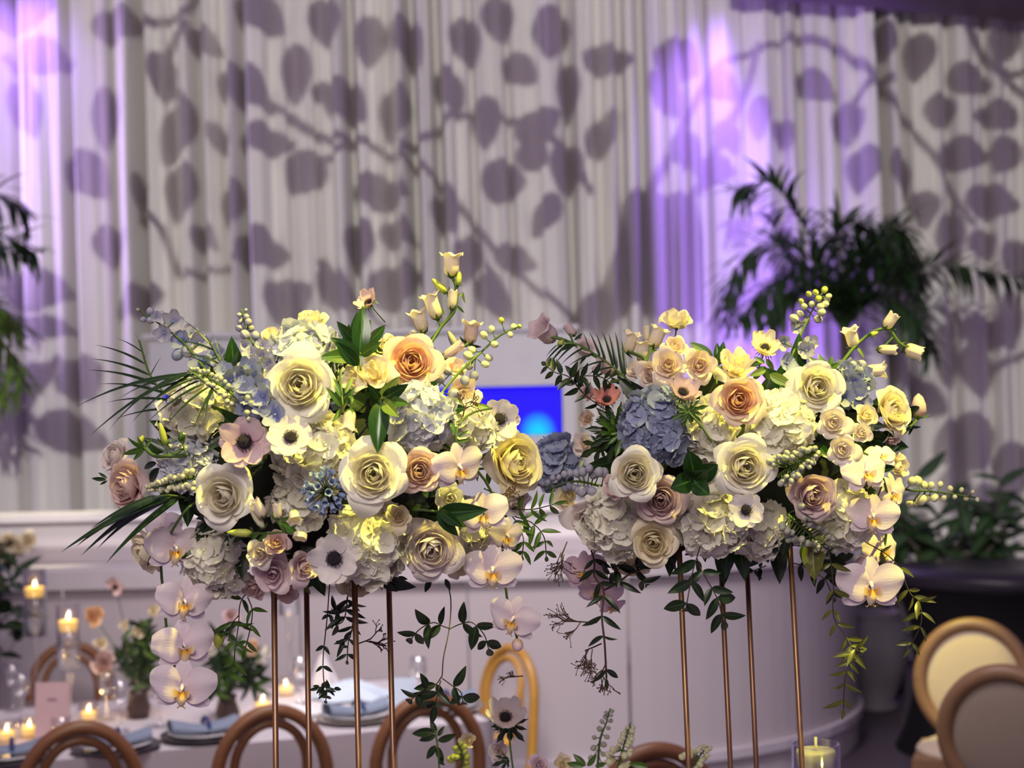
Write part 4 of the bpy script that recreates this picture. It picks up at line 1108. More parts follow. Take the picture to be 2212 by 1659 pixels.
leafy(LA, (735, 870), [(740, 880, 712, 842, -.02, .3), (742, 878, 765, 840, -.01, .2), (740, 882, 722, 905, -.02, .1), (742, 880, 760, 905, 0, .4, LD), (738, 860, 720, 815, 0, .2), (745, 850, 762, 815, 0, .1, LL), (738, 870, 768, 868, 0, 0)],
  'mid green foliage right beside the large ivory rose', LEAFN, LM, -0.03, stems=[[(745, 905), (740, 870), (735, 800)]])
leafy(LA, (820, 1262), [(820, 1250, 888, 1272, -.02, .2), (822, 1250, 850, 1278, -.02, .4), (815, 1252, 795, 1278, -.01, .1), (860, 1246, 880, 1252, 0, 0), (640, 1262, 690, 1256, 0, 0, LO), (655, 1258, 668, 1285, 0, .3, LO), (930, 1250, 918, 1280, 0, 0, LD), (962, 1250, 972, 1275, 0, 0, LD)],
  'dark leaves hanging under the left arrangement above the gold rods', LEAF, LD, 0.03)
leafy(LA, (230, 1035), [(232, 1034, 212, 1020, 0, .2), (230, 1036, 196, 1034, 0, 0), (232, 1038, 215, 1048, 0, -.2), (340, 1000, 300, 1010, .02, .3), (350, 1010, 380, 1050, .02, .1), (340, 1005, 385, 1000, .02, .1), (345, 1010, 310, 1050, .03, .2), (350, 1005, 370, 970, .03, 0)],
  'small dark leaves around the dusty mauve rose at the far left', LEAFN, LD, 0.02)
leafy(LA, (330, 1180), [(328, 1200, 310, 1178, -.01, .2), (326, 1202, 332, 1170, -.01, .1), (328, 1200, 318, 1222, -.01, .1)], 'three narrow green sepals in front of the lower left cream rose', LEAFN, LD, -0.03)
frond(LA, [(470, 850), (430, 815), (405, 800)], [(.6, 166, 876, .0), (.8, 210, 930, -.05), (.9, 222, 925, .03), (.7, 292, 905, -.03), (.5, 318, 880, -.06), (.4, 330, 885, .0), (.3, 330, 905, -.05), (.55, 380, 860, .02), (.2, 365, 915, -.06), (.1, 420, 920, -.07), (.15, 440, 905, -.06), (.45, 300, 860, .0), (.65, 250, 860, .02)],
  'dark palm frond arching to the left from the upper left side', -0.05)
frond(LA, [(520, 870), (480, 790), (455, 740)], [(.9, 395, 690, .0), (.8, 372, 735, .02), (.5, 385, 760, .0), (.3, 400, 765, 0), (.2, 420, 800, -.02), (1, 460, 720, .0), (.7, 440, 720, .02), (.6, 505, 790, -.02), (.4, 462, 728, 0)],
  'palm frond standing up behind the blue delphinium spike', 0.03)
frond(LA, [(400, 1075), (360, 1070), (330, 1075)], [(.3, 150, 1200, -.04), (.5, 187, 1203, -.02), (.1, 242, 1216, -.03), (.7, 200, 1150, 0), (.6, 178, 1185, -.03), (.4, 215, 1190, 0), (.2, 228, 1175, .02)],
  'dark palm frond pointing down to the lower left', 0.0, mesh=leaf_mesh(0.095, 0.25, 0.22, 0.5, (2, 10)))
frond(LA, [(500, 930), (400, 880), (330, 820), (300, 735)], [(1, 290, 720, .0), (.9, 250, 730, 0), (.8, 205, 745, 0), (.7, 195, 775, 0), (.6, 190, 800, 0), (.5, 215, 830, 0), (.4, 230, 870, 0), (.85, 320, 760, 0), (.7, 345, 770, 0), (.3, 250, 905, 0)],
  'out of focus palm frond behind the left arrangement', 0.22, mesh=STRIP)
vine(LA, [[(545, 1270), (520, 1300), (515, 1350), (508, 1400), (505, 1440)], [(515, 1330), (500, 1350), (495, 1380)], [(535, 1290), (545, 1320), (540, 1360), (530, 1400)]], 32, 'leafy jasmine vine hanging below the pink cluster', 0.02, mat=LM, seed=3, step=36, mesh=LEAFN)
bell_stem(LA, [[(505, 1345), (490, 1350), (474, 1370)]], [], [(474, 1366, 470, 1400, 26, M_budy)], [], 'single yellow-green bud hanging beside the lowest orchids', 0.02)
vine(LA, [[(752, 1262), (750, 1300), (742, 1340), (720, 1352)], [(750, 1290), (745, 1320), (720, 1318)]], 38, 'short dark jasmine sprig hanging between the second and third gold rods', 0.05, mat=LV, seed=4, step=34, mesh=LEAFN)
vine(LA, [[(756, 1262), (764, 1310), (760, 1360), (752, 1390), (750, 1425)], [(758, 1375), (742, 1385), (735, 1395)]], 28, 'dark jasmine sprig lower down behind the third gold rod', 0.06, mat=LV, seed=5, step=34, mesh=LEAFN)
vine(LA, [[(966, 1255), (974, 1300), (970, 1360), (958, 1420), (955, 1460)]], 0, 'long thin bare tendril hanging beneath the blush-hearted rose', 0.0, seed=6)
vine(LA, [[(972, 1358), (955, 1352), (935, 1345), (908, 1358), (890, 1378)], [(972, 1358), (995, 1348), (1020, 1345), (1045, 1370), (1055, 1400)]], 42, 'arched jasmine sprig with leaves on both sides of the thin tendril', 0.0, seed=7, step=30, mesh=LEAF)
vine(LA, [[(955, 1460), (940, 1480), (915, 1490), (890, 1510)], [(955, 1465), (975, 1480), (995, 1495), (1000, 1515)], [(952, 1470), (945, 1500), (940, 1525)]], 42, 'jasmine sprig at the end of the tendril, above a brown chair back', 0.0, seed=8, step=26, mesh=LEAF)
vine(LA, [[(712, 1262), (706, 1340), (698, 1420), (700, 1475), (706, 1490), (704, 1512)], [(702, 1482), (725, 1490)], [(702, 1482), (688, 1486)]], 22, 'tiny jasmine sprig hanging before the blue napkins', 0.06, seed=9, step=40)
vine(LA, [[(1075, 1090), (1110, 1120), (1130, 1160), (1128, 1200)], [(1110, 1115), (1150, 1130), (1175, 1160), (1180, 1200)], [(1100, 1100), (1150, 1100), (1195, 1090)], [(1010, 985), (1050, 1010), (1090, 1030), (1110, 1050)]], 34, 'leafy green vine in the gap beside the pink-tinged orchids', 0.04, mat=LM, mesh=LEAFN, seed=10, step=22)
twig(LA, (1070, 1100), 3, 34, 'fine brown twig over the ruffled cream bloom at the right edge', -0.02, 1, (0.6, -1))
twig(LA, (775, 1390), 3, 30, 'fine twig behind the third gold rod', 0.08, 2, (1, -0.4))
twig(LA, (1130, 1460), 2, 20, 'faint twig beside the yellow lit chair', 0.3, 3, (-1, .1))
twig(LA, (1000, 900), 3, 30, 'fine twig across the bluish hydrangea', -0.05, 4, (0.3, -1))
leafy(LA, (985, 905), [(1060, 882, 1022, 872, 0, 0, LL), (985, 940, 970, 900, 0, .2), (990, 945, 1012, 930, 0, .1), (985, 955, 1015, 950, 0, .1), (1000, 870, 975, 858, 0, .1, LL)], 'curved green stem of the white anemone by the blue niche', LEAFN, LM, -0.03,
  stems=[[(985, 960), (990, 920), (1020, 892), (1062, 882)]])

# ------------------------------------------------------------------ RIGHT arrangement
B(RA, 'rose', 1596, 864, 118, .0, .06, PP, 'blush garden rose with an apricot heart, upper middle of the right arrangement', -0.04, 2, spin=0.5)
B(RA, 'rose', 1766, 836, 118, .08, .08, PW, 'yellow-lit white garden rose at the top right of the right arrangement', -0.03, 0, spin=1.6)
B(RA, 'rose', 1930, 888, 110, .52, .22, PC, 'cream rose turned right at the right shoulder of the right arrangement', 0.0, 2)
B(RA, 'rose', 1610, 1008, 134, .05, .05, PW, 'large cream rose at the heart of the right arrangement', -0.06, 1, spin=2.4)
B(RA, 'rose', 1756, 1070, 116, .18, -.08, PM, 'mauve pink rose low on the right beside the white orchids', -0.05, 2, spin=0.2)
B(RA, 'rose', 1371, 1024, 116, .0, .08, PW, 'white rose in shade, left side of the right arrangement', -0.05, 1, spin=0.0)
B(RA, 'rose', 1428, 1080, 112, -.12, -.05, PM, 'dusky mauve rose tucked under the shaded white rose', -0.02, 2, spin=1.1)
B(RA, 'rose', 1411, 1172, 112, -.1, -.08, PC, 'cream rose lowest on the left side of the right arrangement', -0.06, 2, spin=2.2)
B(RA, 'spray', 1264, 1121, 90, -.1, -.08, PWB, 'white-pink spray rose at the lower left edge of the right arrangement', -0.02, 0)
B(RA, 'spray', 1224, 1075, 70, -.3, .3, PC, 'cream half-open rose above the white-pink spray rose', 0.03, 2)
B(RA, 'spray', 1330, 1056, 66, -.4, -.4, PK, 'small pink rose peeping under the shaded white rose', -0.01, 1)
B(RA, 'spray', 1445, 788, 84, -.05, .22, PB, 'blush spray rose, left of the top pair in the right arrangement', -0.02, 0)
B(RA, 'spray', 1511, 788, 84, .05, .18, PB, 'blush spray rose, right of the top pair in the right arrangement', -0.03, 1)
B(RA, 'spray', 1458, 748, 64, .0, .6, PB, 'blush spray rose behind and above the top pair', 0.02, 1)
B(RA, 'spray', 1404, 808, 66, -.4, -.05, PB, 'blush spray rose turned left beside the top pair', 0.0, 0)
B(RA, 'spray', 1370, 800, 50, -.5, .1, PWB, 'smallest blush bloom at the left end of the top cluster', 0.02, 2)
B(RA, 'lisi', 1463, 692, 84, .05, .88, PC, 'single cream bloom standing highest on the left of the right arrangement', 0.06, 1)
B(RA, 'spray', 1801, 913, 78, .0, .1, PWB, 'blush-white spray rose, largest of the four on the right', -0.04, 0)
B(RA, 'spray', 1873, 897, 56, .2, .2, PC, 'cream spray rose in front of the right shoulder rose', -0.03, 1)
B(RA, 'spray', 1863, 936, 52, .1, .1, PWB, 'smallest spray rose of the four on the right', -0.04, 1)
B(RA, 'spray', 1821, 971, 74, .05, .05, PWB, 'blush-white spray rose lowest of the four, above the orchids', -0.05, 0)
B(RA, 'lisi', 1592, 792, 100, .15, .55, PC, 'large cream ruffled bloom behind the apricot-hearted rose', 0.02, 0)
B(RA, 'spray', 1925, 953, 50, .4, -.5, PD, 'pink rosebud tucked below the right shoulder rose', 0.03, 2)
bell_stem(RA, [[(1900, 960), (1945, 940), (1968, 920), (1985, 902)]], [], [(1985, 902, 1984, 850, 34, PK)], [(1965, 922, 1992, 925, LD), (1975, 912, 1962, 940, LD)], 'blurred pink bud on a dark stem at the far right edge', 0.04)
B(RA, 'lisi', 1940, 1008, 66, .6, .05, PC, 'small cream ruffled bloom behind the orchids', 0.04, 1)
B(RA, 'lisi', 1650, 960, 80, .3, .3, PC, 'cream petals glowing right of the large cream rose', 0.03, 1)
B(RA, 'rose', 1365, 1212, 100, -.1, -.65, PC, 'cream bloom hanging under the left hydrangea of the right arrangement', 0.04, 2)
B(RA, 'lisi', 1268, 905, 44, -.3, .4, PB, 'small peach bloom among dark foliage on the left', 0.08, 1)
B(RA, 'lisi', 1172, 985, 70, -.1, .2, PWB, 'faint white bloom in the dark gap between the arrangements', 0.14, 0)
B(RA, 'lisi', 1262, 960, 62, -.2, .2, PWB, 'shaded white bloom beneath the dark foliage', 0.1, 1)
B(RA, 'spray', 1268, 850, 46, -.4, .3, PK, 'small pale bloom left of the coral anemone', 0.1, 2)
B(RA, 'anem', 1653, 750, 74, .08, .66, PC, 'yellow-lit anemone standing at the top of the right arrangement', 0.02, 2, spin=0.2)
B(RA, 'anem', 1476, 846, 78, .15, .66, PAP, 'pale lilac anemone cup above the blue hydrangea', -0.04, 2, spin=1.0)
B(RA, 'anem', 1612, 1102, 84, -.02, .08, PAW, 'small white anemone with black centre and frilly collar', -0.09, 1, spin=0.8)
B(RA, 'anem', 1311, 862, 66, -.1, .68, PAR, 'coral pink anemone cup over dark foliage on the left', 0.02, 2, spin=2.0)

hydrangea(RA, 1422, 922, 172, PHBL, 'blue hydrangea head on the left of the right arrangement', 0.0, -.2, .1, 21, n=110)
hydrangea(RA, 1334, 1132, 168, PH, 'white hydrangea head in shade at the lower left of the right arrangement', 0.0, -.2, -.1, 22)
hydrangea(RA, 1548, 1122, 172, PH, 'white hydrangea head at the bottom middle of the right arrangement', 0.0, 0, -.15, 23)
hydrangea(RA, 1640, 1146, 134, PH, 'white hydrangea head behind the small white anemone', 0.02, .1, -.2, 24, n=70)
hydrangea(RA, 1692, 922, 148, PH, 'yellow-lit hydrangea head in the middle of the right arrangement', 0.0, .05, .2, 25)
hydrangea(RA, 1822, 1118, 146, PH, 'white hydrangea head between the mauve rose and the orchids', 0.0, .2, -.1, 26)
hydrangea(RA, 1528, 930, 120, PH, 'cream hydrangea cluster between the blue hydrangea and apricot-hearted rose', 0.02, 0, .1, 27, n=56)
hydrangea(RA, 1560, 1010, 100, PH, 'small lit hydrangea cluster left of the large cream rose', 0.05, 0, .1, 28, n=48)
hydrangea(RA, 1200, 1000, 110, PHBL, 'dim blue hydrangea in the gap between the arrangements', 0.14, -.3, 0, 29, n=56)
hydrangea(RA, 1836, 828, 78, PHBL, 'small pale blue cluster right of the yellow-lit garden rose', 0.03, .2, .2, 30, n=36)

orchid_spray(RA, [(1905, 985, 70, .2, .6, 0, .02), (1871, 1022, 112, .35, .28, 6, -.01), (1928, 1066, 100, .66, .05, -6, .03), (1886, 1118, 112, -.12, .0, -4, -.03), (1905, 1190, 104, .55, .2, 0, .03), (1881, 1268, 144, .0, -.06, 0, -.05)],
  [(1830, 985), (1880, 985), (1915, 1060), (1915, 1140), (1905, 1220), (1892, 1255)], 'spray of white orchids trailing down the right side of the right arrangement', -0.06, buds=[(1863, 1215, 34, -.3, .3)])
orchid_spray(RA, [(1262, 1235, 100, -.4, .1, 8, 0), (1292, 1278, 104, -.3, -.3, -14, .02), (1322, 1312, 60, .3, -.6, 0, .04)], [(1285, 1170), (1284, 1225), (1300, 1260), (1318, 1300)], 'blurred pale orchids hanging behind the brown stem, left of the right arrangement', 0.03, mat=POP)

spike(RA, [(1705, 785), (1718, 750), (1745, 690), (1770, 640)],
  [(1781, 626, 17, 'b', M_budy), (1762, 632, 15, 'b', M_budy), (1747, 635, 14, 'b', M_budy), (1768, 645, 17, 'b', M_budy), (1790, 640, 15, 'b', M_bud), (1786, 648, 16, 'b', M_bud), (1783, 657, 17, 'b', M_bud), (1772, 663, 19, 'b', M_bud), (1774, 675, 22, 'b', M_bud), (1767, 690, 20, 'b', M_bud),
   (1754, 657, 16, 'b', M_bud), (1737, 662, 16, 'b', M_bud), (1731, 651, 14, 'b', M_budy), (1715, 688, 22, 'b', M_bud), (1728, 678, 17, 'b', M_bud), (1722, 708, 28, 'f', PDW), (1742, 694, 18, 'b', M_bud), (1752, 741, 32, 'f', PDW), (1742, 757, 34, 'f', PDW), (1703, 784, 38, 'f', PDB), (1730, 748, 26, 'b', PDW), (1692, 740, 30, 'f', PDW)],
  'yellow-green budded spike rising highest from the right arrangement', 0.03, name='delphinium_spike', seed=11)
spike(RA, [(1845, 880), (1842, 830), (1850, 785)], auto_spike([(1840, 870), (1838, 830), (1852, 785)], 14, 26, 40, 22, 'f', (PDB, PDW), 12, 0.85), 'pale blue delphinium behind the yellow-lit garden rose', -0.0, seed=12)
spike(RA, [(1680, 1030), (1720, 1000), (1760, 975)], auto_spike([(1675, 1025), (1710, 1005), (1745, 985), (1765, 972)], 52, 34, 16, 12, 'b', (M_budg, M_budg), 13, 0.0), 'grey-green bud cluster above the mauve pink rose', -0.06, name='bud_spike', seed=13)
spike(RA, [(1700, 1110), (1745, 1150), (1790, 1190)], auto_spike([(1705, 1118), (1735, 1145), (1770, 1165), (1795, 1198)], 56, 40, 18, 13, 'b', (M_budg, M_budg), 14, 0.0), 'grey-green bud cluster below the mauve pink rose', -0.05, name='bud_spike', seed=14)
spike(RA, [(1890, 1040), (1960, 1058), (2020, 1062), (2110, 1075)], auto_spike([(1965, 1062), (2020, 1060), (2112, 1072)], 16, 24, 26, 10, 'b', (PDW, M_bud), 15, 0.0), 'blurred white bud spike reaching out to the far right', 0.08, name='bud_spike', seed=15)
spike(RA, [(1300, 1050), (1240, 1040), (1180, 1060)], auto_spike([(1300, 1045), (1240, 1035), (1175, 1055)], 22, 34, 26, 14, 'b', (M_budg, PDW), 16, 0.0), 'dim bud spike in the dark gap at the left of the right arrangement', 0.05, name='bud_spike', seed=16)

bell_stem(RA, [[(1790, 830), (1810, 795), (1850, 745), (1890, 715), (1920, 712), (1940, 738), (1955, 750)], [(1838, 760), (1843, 752)], [(1900, 714), (1912, 706)], [(1930, 728), (1905, 752), (1895, 754)], [(1810, 800), (1845, 802), (1866, 800)]],
  [(1912, 708, 1933, 676, 32, .2, 1, 0), (1846, 750, 1832, 708, 36, .25, 0, 0), (1896, 755, 1938, 756, 28, .1, 1, 0), (1954, 752, 1992, 766, 40, .2, 1, .01), (1868, 802, 1914, 799, 36, .1, 0, -.01)],
  [(1880, 725, 1898, 716, 12, M_budy)], [(1940, 742, 1962, 735, LD), (1915, 714, 1938, 710, LM), (1850, 750, 1872, 772, LL), (1845, 755, 1828, 748, LM), (1868, 802, 1856, 815, LM), (1955, 752, 1945, 765, LD)],
  'bellflower stem with five pale bells at the upper right', 0.06)
bell_stem(RA, [[(1350, 850), (1330, 800), (1270, 760), (1220, 735), (1190, 728)], [(1300, 780), (1288, 770)], [(1240, 745), (1230, 720)], [(1310, 800), (1290, 810), (1296, 780)]],
  [(1195, 732, 1158, 702, 54, .7, 0, .02), (1262, 765, 1268, 742, 40, 1.0, 0, 0), (1326, 806, 1290, 782, 38, .3, 0, 0), (1240, 725, 1222, 700, 26, .1, 1, .05)],
  [(1216, 745, 1205, 738, 20, M_budy)], [(1240, 735, 1260, 720, LD), (1240, 740, 1210, 760, LD), (1270, 765, 1250, 785, LD), (1300, 785, 1275, 805, LD), (1250, 730, 1280, 735, LD), (1320, 815, 1345, 835, LD)],
  'bellflower stem with pale bells leaning out to the upper left of the right arrangement', 0.06, mat=PBP)
bell_stem(RA, [[(1400, 830), (1395, 780), (1372, 765), (1354, 760)], [(1396, 780), (1408, 750)]],
  [(1356, 762, 1368, 716, 36, .2, 0, 0), (1410, 750, 1428, 706, 40, .1, 0, .01), (1386, 780, 1390, 735, 36, .1, 0, .04), (1395, 740, 1396, 702, 18, .1, 1, .05)], [], [(1352, 764, 1368, 772, LD), (1405, 755, 1430, 765, LM), (1356, 762, 1342, 750, LD)],
  'three upright cream bells above the blush spray roses', 0.05)

frond(RA, [(1365, 830), (1320, 790), (1250, 745), (1205, 745)], [(t, x, y, 0) for t, x, y in ((.1, 1345, 735), (.18, 1332, 718), (.25, 1318, 722), (.32, 1305, 718), (.4, 1290, 720), (.48, 1276, 718), (.55, 1262, 720), (.2, 1300, 830), (.3, 1270, 810), (.4, 1250, 800), (.5, 1230, 790), (.6, 1215, 785), (.7, 1200, 785), (.8, 1185, 790), (.9, 1176, 785), (1, 1180, 770), (.15, 1370, 790))],
  'dark palm frond arching over the left side of the right arrangement', 0.05, mesh=leaf_mesh(0.10, 0.25, 0.3, 0.5, (2, 9)))
vine(RA, [[(1330, 900), (1300, 880), (1260, 850), (1230, 815), (1200, 805), (1180, 790)], [(1262, 852), (1240, 820), (1262, 812), (1300, 815), (1325, 835)]], 28, 'dark leafy vine curling at the left edge of the right arrangement', 0.04, seed=21, step=22)
leafy(RA, (1310, 930), [(1325, 920, 1290, 880, 0, .2), (1330, 925, 1345, 870, 0, .3), (1320, 930, 1265, 925, 0, .2), (1322, 940, 1275, 965, 0, .1), (1330, 950, 1310, 1000, 0, .3), (1340, 940, 1390, 945, -.01, .2), (1335, 930, 1365, 890, -.01, .1), (1340, 955, 1360, 985, 0, .2), (1300, 960, 1250, 990, .02, .1), (1330, 925, 1310, 870, 0, .2, LD), (1345, 935, 1330, 985, -.02, .1, LM), (1328, 935, 1295, 905, -.02, .1, LM)],
  'dark frilly foliage below the coral pink anemone', LOBED, LD, 0.04)
leafy(RA, (1550, 770), [(1550, 790, 1568, 740, 0, .3), (1552, 785, 1548, 742, 0, -.2), (1540, 775, 1495, 738, 0, .2, LM), (1545, 790, 1566, 772, 0, .2), (1545, 800, 1560, 790, 0, 0, LL)], 'glossy pointed leaves behind the top pair of blush spray roses', LEAF, LG, 0.02, stems=[[(1548, 830), (1548, 780)]], group='glossy leaf branches')
leafy(RA, (1500, 1045), [(1500, 1028, 1490, 978, -.02, .1), (1500, 1035, 1548, 1008, -.02, .2), (1495, 1038, 1455, 1052, -.03, .1), (1498, 1040, 1528, 1066, -.03, .1), (1500, 1038, 1525, 1020, -.03, .2), (1490, 1036, 1478, 1022, -.02, 0, LD)], 'cluster of rounded dark leaves left of the large cream rose', LEAFR, LG, -0.06, stems=[[(1505, 1060), (1500, 1030)]], group='glossy leaf branches')
leafy(RA, (1690, 830), [(1662, 808, 1708, 832, -.02, .2, LL), (1655, 800, 1620, 810, 0, .2, LL), (1650, 780, 1622, 790, 0, .2), (1655, 775, 1672, 800, 0, .1), (1652, 785, 1630, 770, 0, .2), (1650, 790, 1660, 822, 0, .3), (1648, 790, 1628, 822, 0, .1)], 'light green leaves beneath the yellow-lit anemone', LEAF, LM, -0.01)
leafy(RA, (1500, 890), [(1488, 888, 1450, 905, 0, .2), (1490, 885, 1530, 878, 0, .2), (1488, 890, 1462, 868, 0, .2), (1492, 890, 1515, 912, 0, .1), (1488, 888, 1472, 925, 0, .1)], 'frilly green collar on the curved stem of the lilac anemone cup', LOBED, LM, -0.05, stems=[[(1538, 955), (1515, 920), (1488, 890), (1480, 865)]])
leafy(RA, (1780, 790), [(1780, 800, 1750, 770, 0, .2), (1785, 798, 1770, 765, 0, .1), (1790, 800, 1800, 770, 0, .2), (1785, 800, 1815, 785, 0, .1)], 'glossy green leaves behind the yellow-lit garden rose', LEAF, LM, 0.02)
leafy(RA, (1750, 1190), [(1755, 1165, 1758, 1248, -.02, .3, LO), (1745, 1170, 1735, 1215, 0, .1, LM), (1800, 1190, 1780, 1230, 0, .2), (1800, 1200, 1825, 1260, 0, .2), (1805, 1205, 1845, 1200, 0, .2), (1790, 1220, 1830, 1275, 0, .2), (1690, 1170, 1665, 1195, 0, .2), (1700, 1160, 1690, 1200, 0, .2), (1770, 1210, 1815, 1240, 0, .1), (1640, 1190, 1662, 1198, 0, .1)],
  'broad olive leaf and dark leaves under the mauve pink rose', leaf_mesh(0.55, 0.15, 0.15, 0.8), LD, -0.01)
leafy(RA, (1880, 1010), [(1890, 1012, 1935, 1012, 0, .2), (1820, 1010, 1845, 1000, 0, .1, LM), (1800, 1000, 1780, 960, .02, .2), (1790, 990, 1760, 950, .02, .1), (1960, 880, 1990, 905, .05, .2), (1930, 930, 1905, 950, .04, .2), (1960, 900, 1950, 935, .05, .1)], 'dark leaves between the orchids and right spray roses', LEAF, LG, 0.0)
leafy(RA, (1440, 1210), [(1440, 1208, 1372, 1222, 0, .2), (1445, 1205, 1460, 1232, 0, .1), (1462, 1170, 1440, 1140, .02, .1), (1465, 1175, 1478, 1130, .02, .2), (1490, 1165, 1520, 1172, .02, .2)], 'dark leaves under the lowest cream rose of the right arrangement', LEAF, LD, 0.02)
vine(RA, [[(1512, 1180), (1505, 1205), (1495, 1240), (1486, 1290), (1482, 1312)], [(1505, 1205), (1520, 1240), (1540, 1275), (1552, 1300), (1562, 1340)]], 42, 'smilax vine with dark oval leaves hanging before the right gold rods', -0.08, seed=22, step=36, mesh=LEAF)
vine(RA, [[(1276, 1185), (1284, 1215), (1284, 1245), (1304, 1275), (1300, 1330), (1306, 1390), (1310, 1465)], [(1304, 1275), (1330, 1262), (1360, 1240), (1395, 1225)]], 36, 'long brown-stemmed vine hanging left below the right arrangement', -0.02, seed=23, step=36, mesh=LEAFN, stem=M_stemb, wid=0.0018)
vine(RA, [[(1380, 1225), (1375, 1240), (1395, 1262)], [(1350, 1215), (1330, 1235), (1312, 1240)]], 34, 'dark leaf sprig under the hanging cream bloom', -0.03, seed=24, step=20, mesh=LEAF)
twig(RA, (1225, 1170), 4, 36, 'fine brown twig in the gap under the white-pink spray rose', 0.0, 11, (-.4, 1), 1.2)
twig(RA, (1290, 1345), 4, 44, 'blurred bud twig reaching left from the long hanging vine', -0.02, 12, (-1, -.05), 1.0)
twig(RA, (1300, 1390), 4, 40, 'blurred bud twig lower on the long hanging vine', -0.02, 13, (-.7, .3), 1.2)
twig(RA, (1310, 1430), 3, 34, 'lowest bud twig on the long hanging vine', -0.02, 14, (-.3, .6), 1.3)
vine(RA, [[(1785, 1150), (1800, 1260), (1800, 1330), (1825, 1372), (1840, 1400), (1835, 1430), (1825, 1470), (1822, 1530)], [(1838, 1395), (1862, 1412)]], 34, 'light green vine hanging low at the right over the pale urn', -0.02, seed=25, step=34, mat=LO, mesh=LEAFN)
vine(RA, [[(1850, 1160), (1930, 1210), (1965, 1280), (1985, 1300), (1990, 1345), (1965, 1400)]], 34, 'dim olive vine behind the lowest white orchid', 0.0, seed=26, step=36, mat=LO, mesh=LEAFN)
vine(RA, [[(1710, 1215), (1740, 1225), (1780, 1250), (1800, 1290)], [(1655, 1222), (1640, 1228), (1622, 1236)]], 26, 'thin dark vine beside the fourth gold rod of the right stand', 0.05, seed=27, step=26)

# ------------------------------------------------------------------ dining table under the tall arrangements (below the frame)
M_cloth = plain('table_linen', srgb(206, 200, 204), 0.85, c2=srgb(196, 190, 196), scale=3)
M_clothg = plain('grey_table_linen', srgb(168, 158, 164), 0.85, c2=srgb(158, 148, 156), scale=3)
def long_table(name, a, b, width, h, label, group=None):
    """rectangular table with a floor-length cloth: near edge runs from a to b"""
    a, b = Vector(a), Vector(b); a.z = b.z = 0
    d = (b - a).normalized(); n = Vector((-d.y, d.x, 0)); L = (b - a).length
    c = (a + b) / 2 + n * width / 2
    r = root(name, Matrix.Translation(c) @ Matrix(((d.x, n.x, 0, 0), (d.y, n.y, 0, 0), (0, 0, 1, 0), (0, 0, 0, 1))), label, 'table', group)
    O('table_top', MB().box((0, 0, h - 0.02), (L, width, 0.03)).mesh('table_top', M_cloth, smooth=False), r)
    def skirt(u, v):
        per = 2 * (L + width); s = u * per
        if s < L: p = Vector((-L / 2 + s, -width / 2, 0)); o = Vector((0, -1, 0))
        elif s < L + width: p = Vector((L / 2, -width / 2 + s - L, 0)); o = Vector((1, 0, 0))
        elif s < 2 * L + width: p = Vector((L / 2 - (s - L - width), width / 2, 0)); o = Vector((0, 1, 0))
        else: p = Vector((-L / 2, width / 2 - (s - 2 * L - width), 0)); o = Vector((-1, 0, 0))
        q = p + o * (0.006 + 0.02 * (1 - v) * (1 + math.sin(s * 9)))
        q.z = 0.01 + (h - 0.008) * v
        return q
    O('cloth_skirt', MB().grid(160, 4, skirt).mesh('cloth_skirt', M_clothg), r)
    return r
near = long_table('dining_table', (-1.5, 1.95, 0), (2.4, 2.05, 0), 1.3, 0.76, 'near dining table carrying the two gold flower stands, just below the picture')
t0, t1 = T(-260, 1678, 0.76), T(1062, 1557, 0.76)
tab2 = long_table('banquet_table', t0, t1, 1.15, 0.76, 'long grey clothed banquet table with place settings at the lower left')
TZ = 0.762

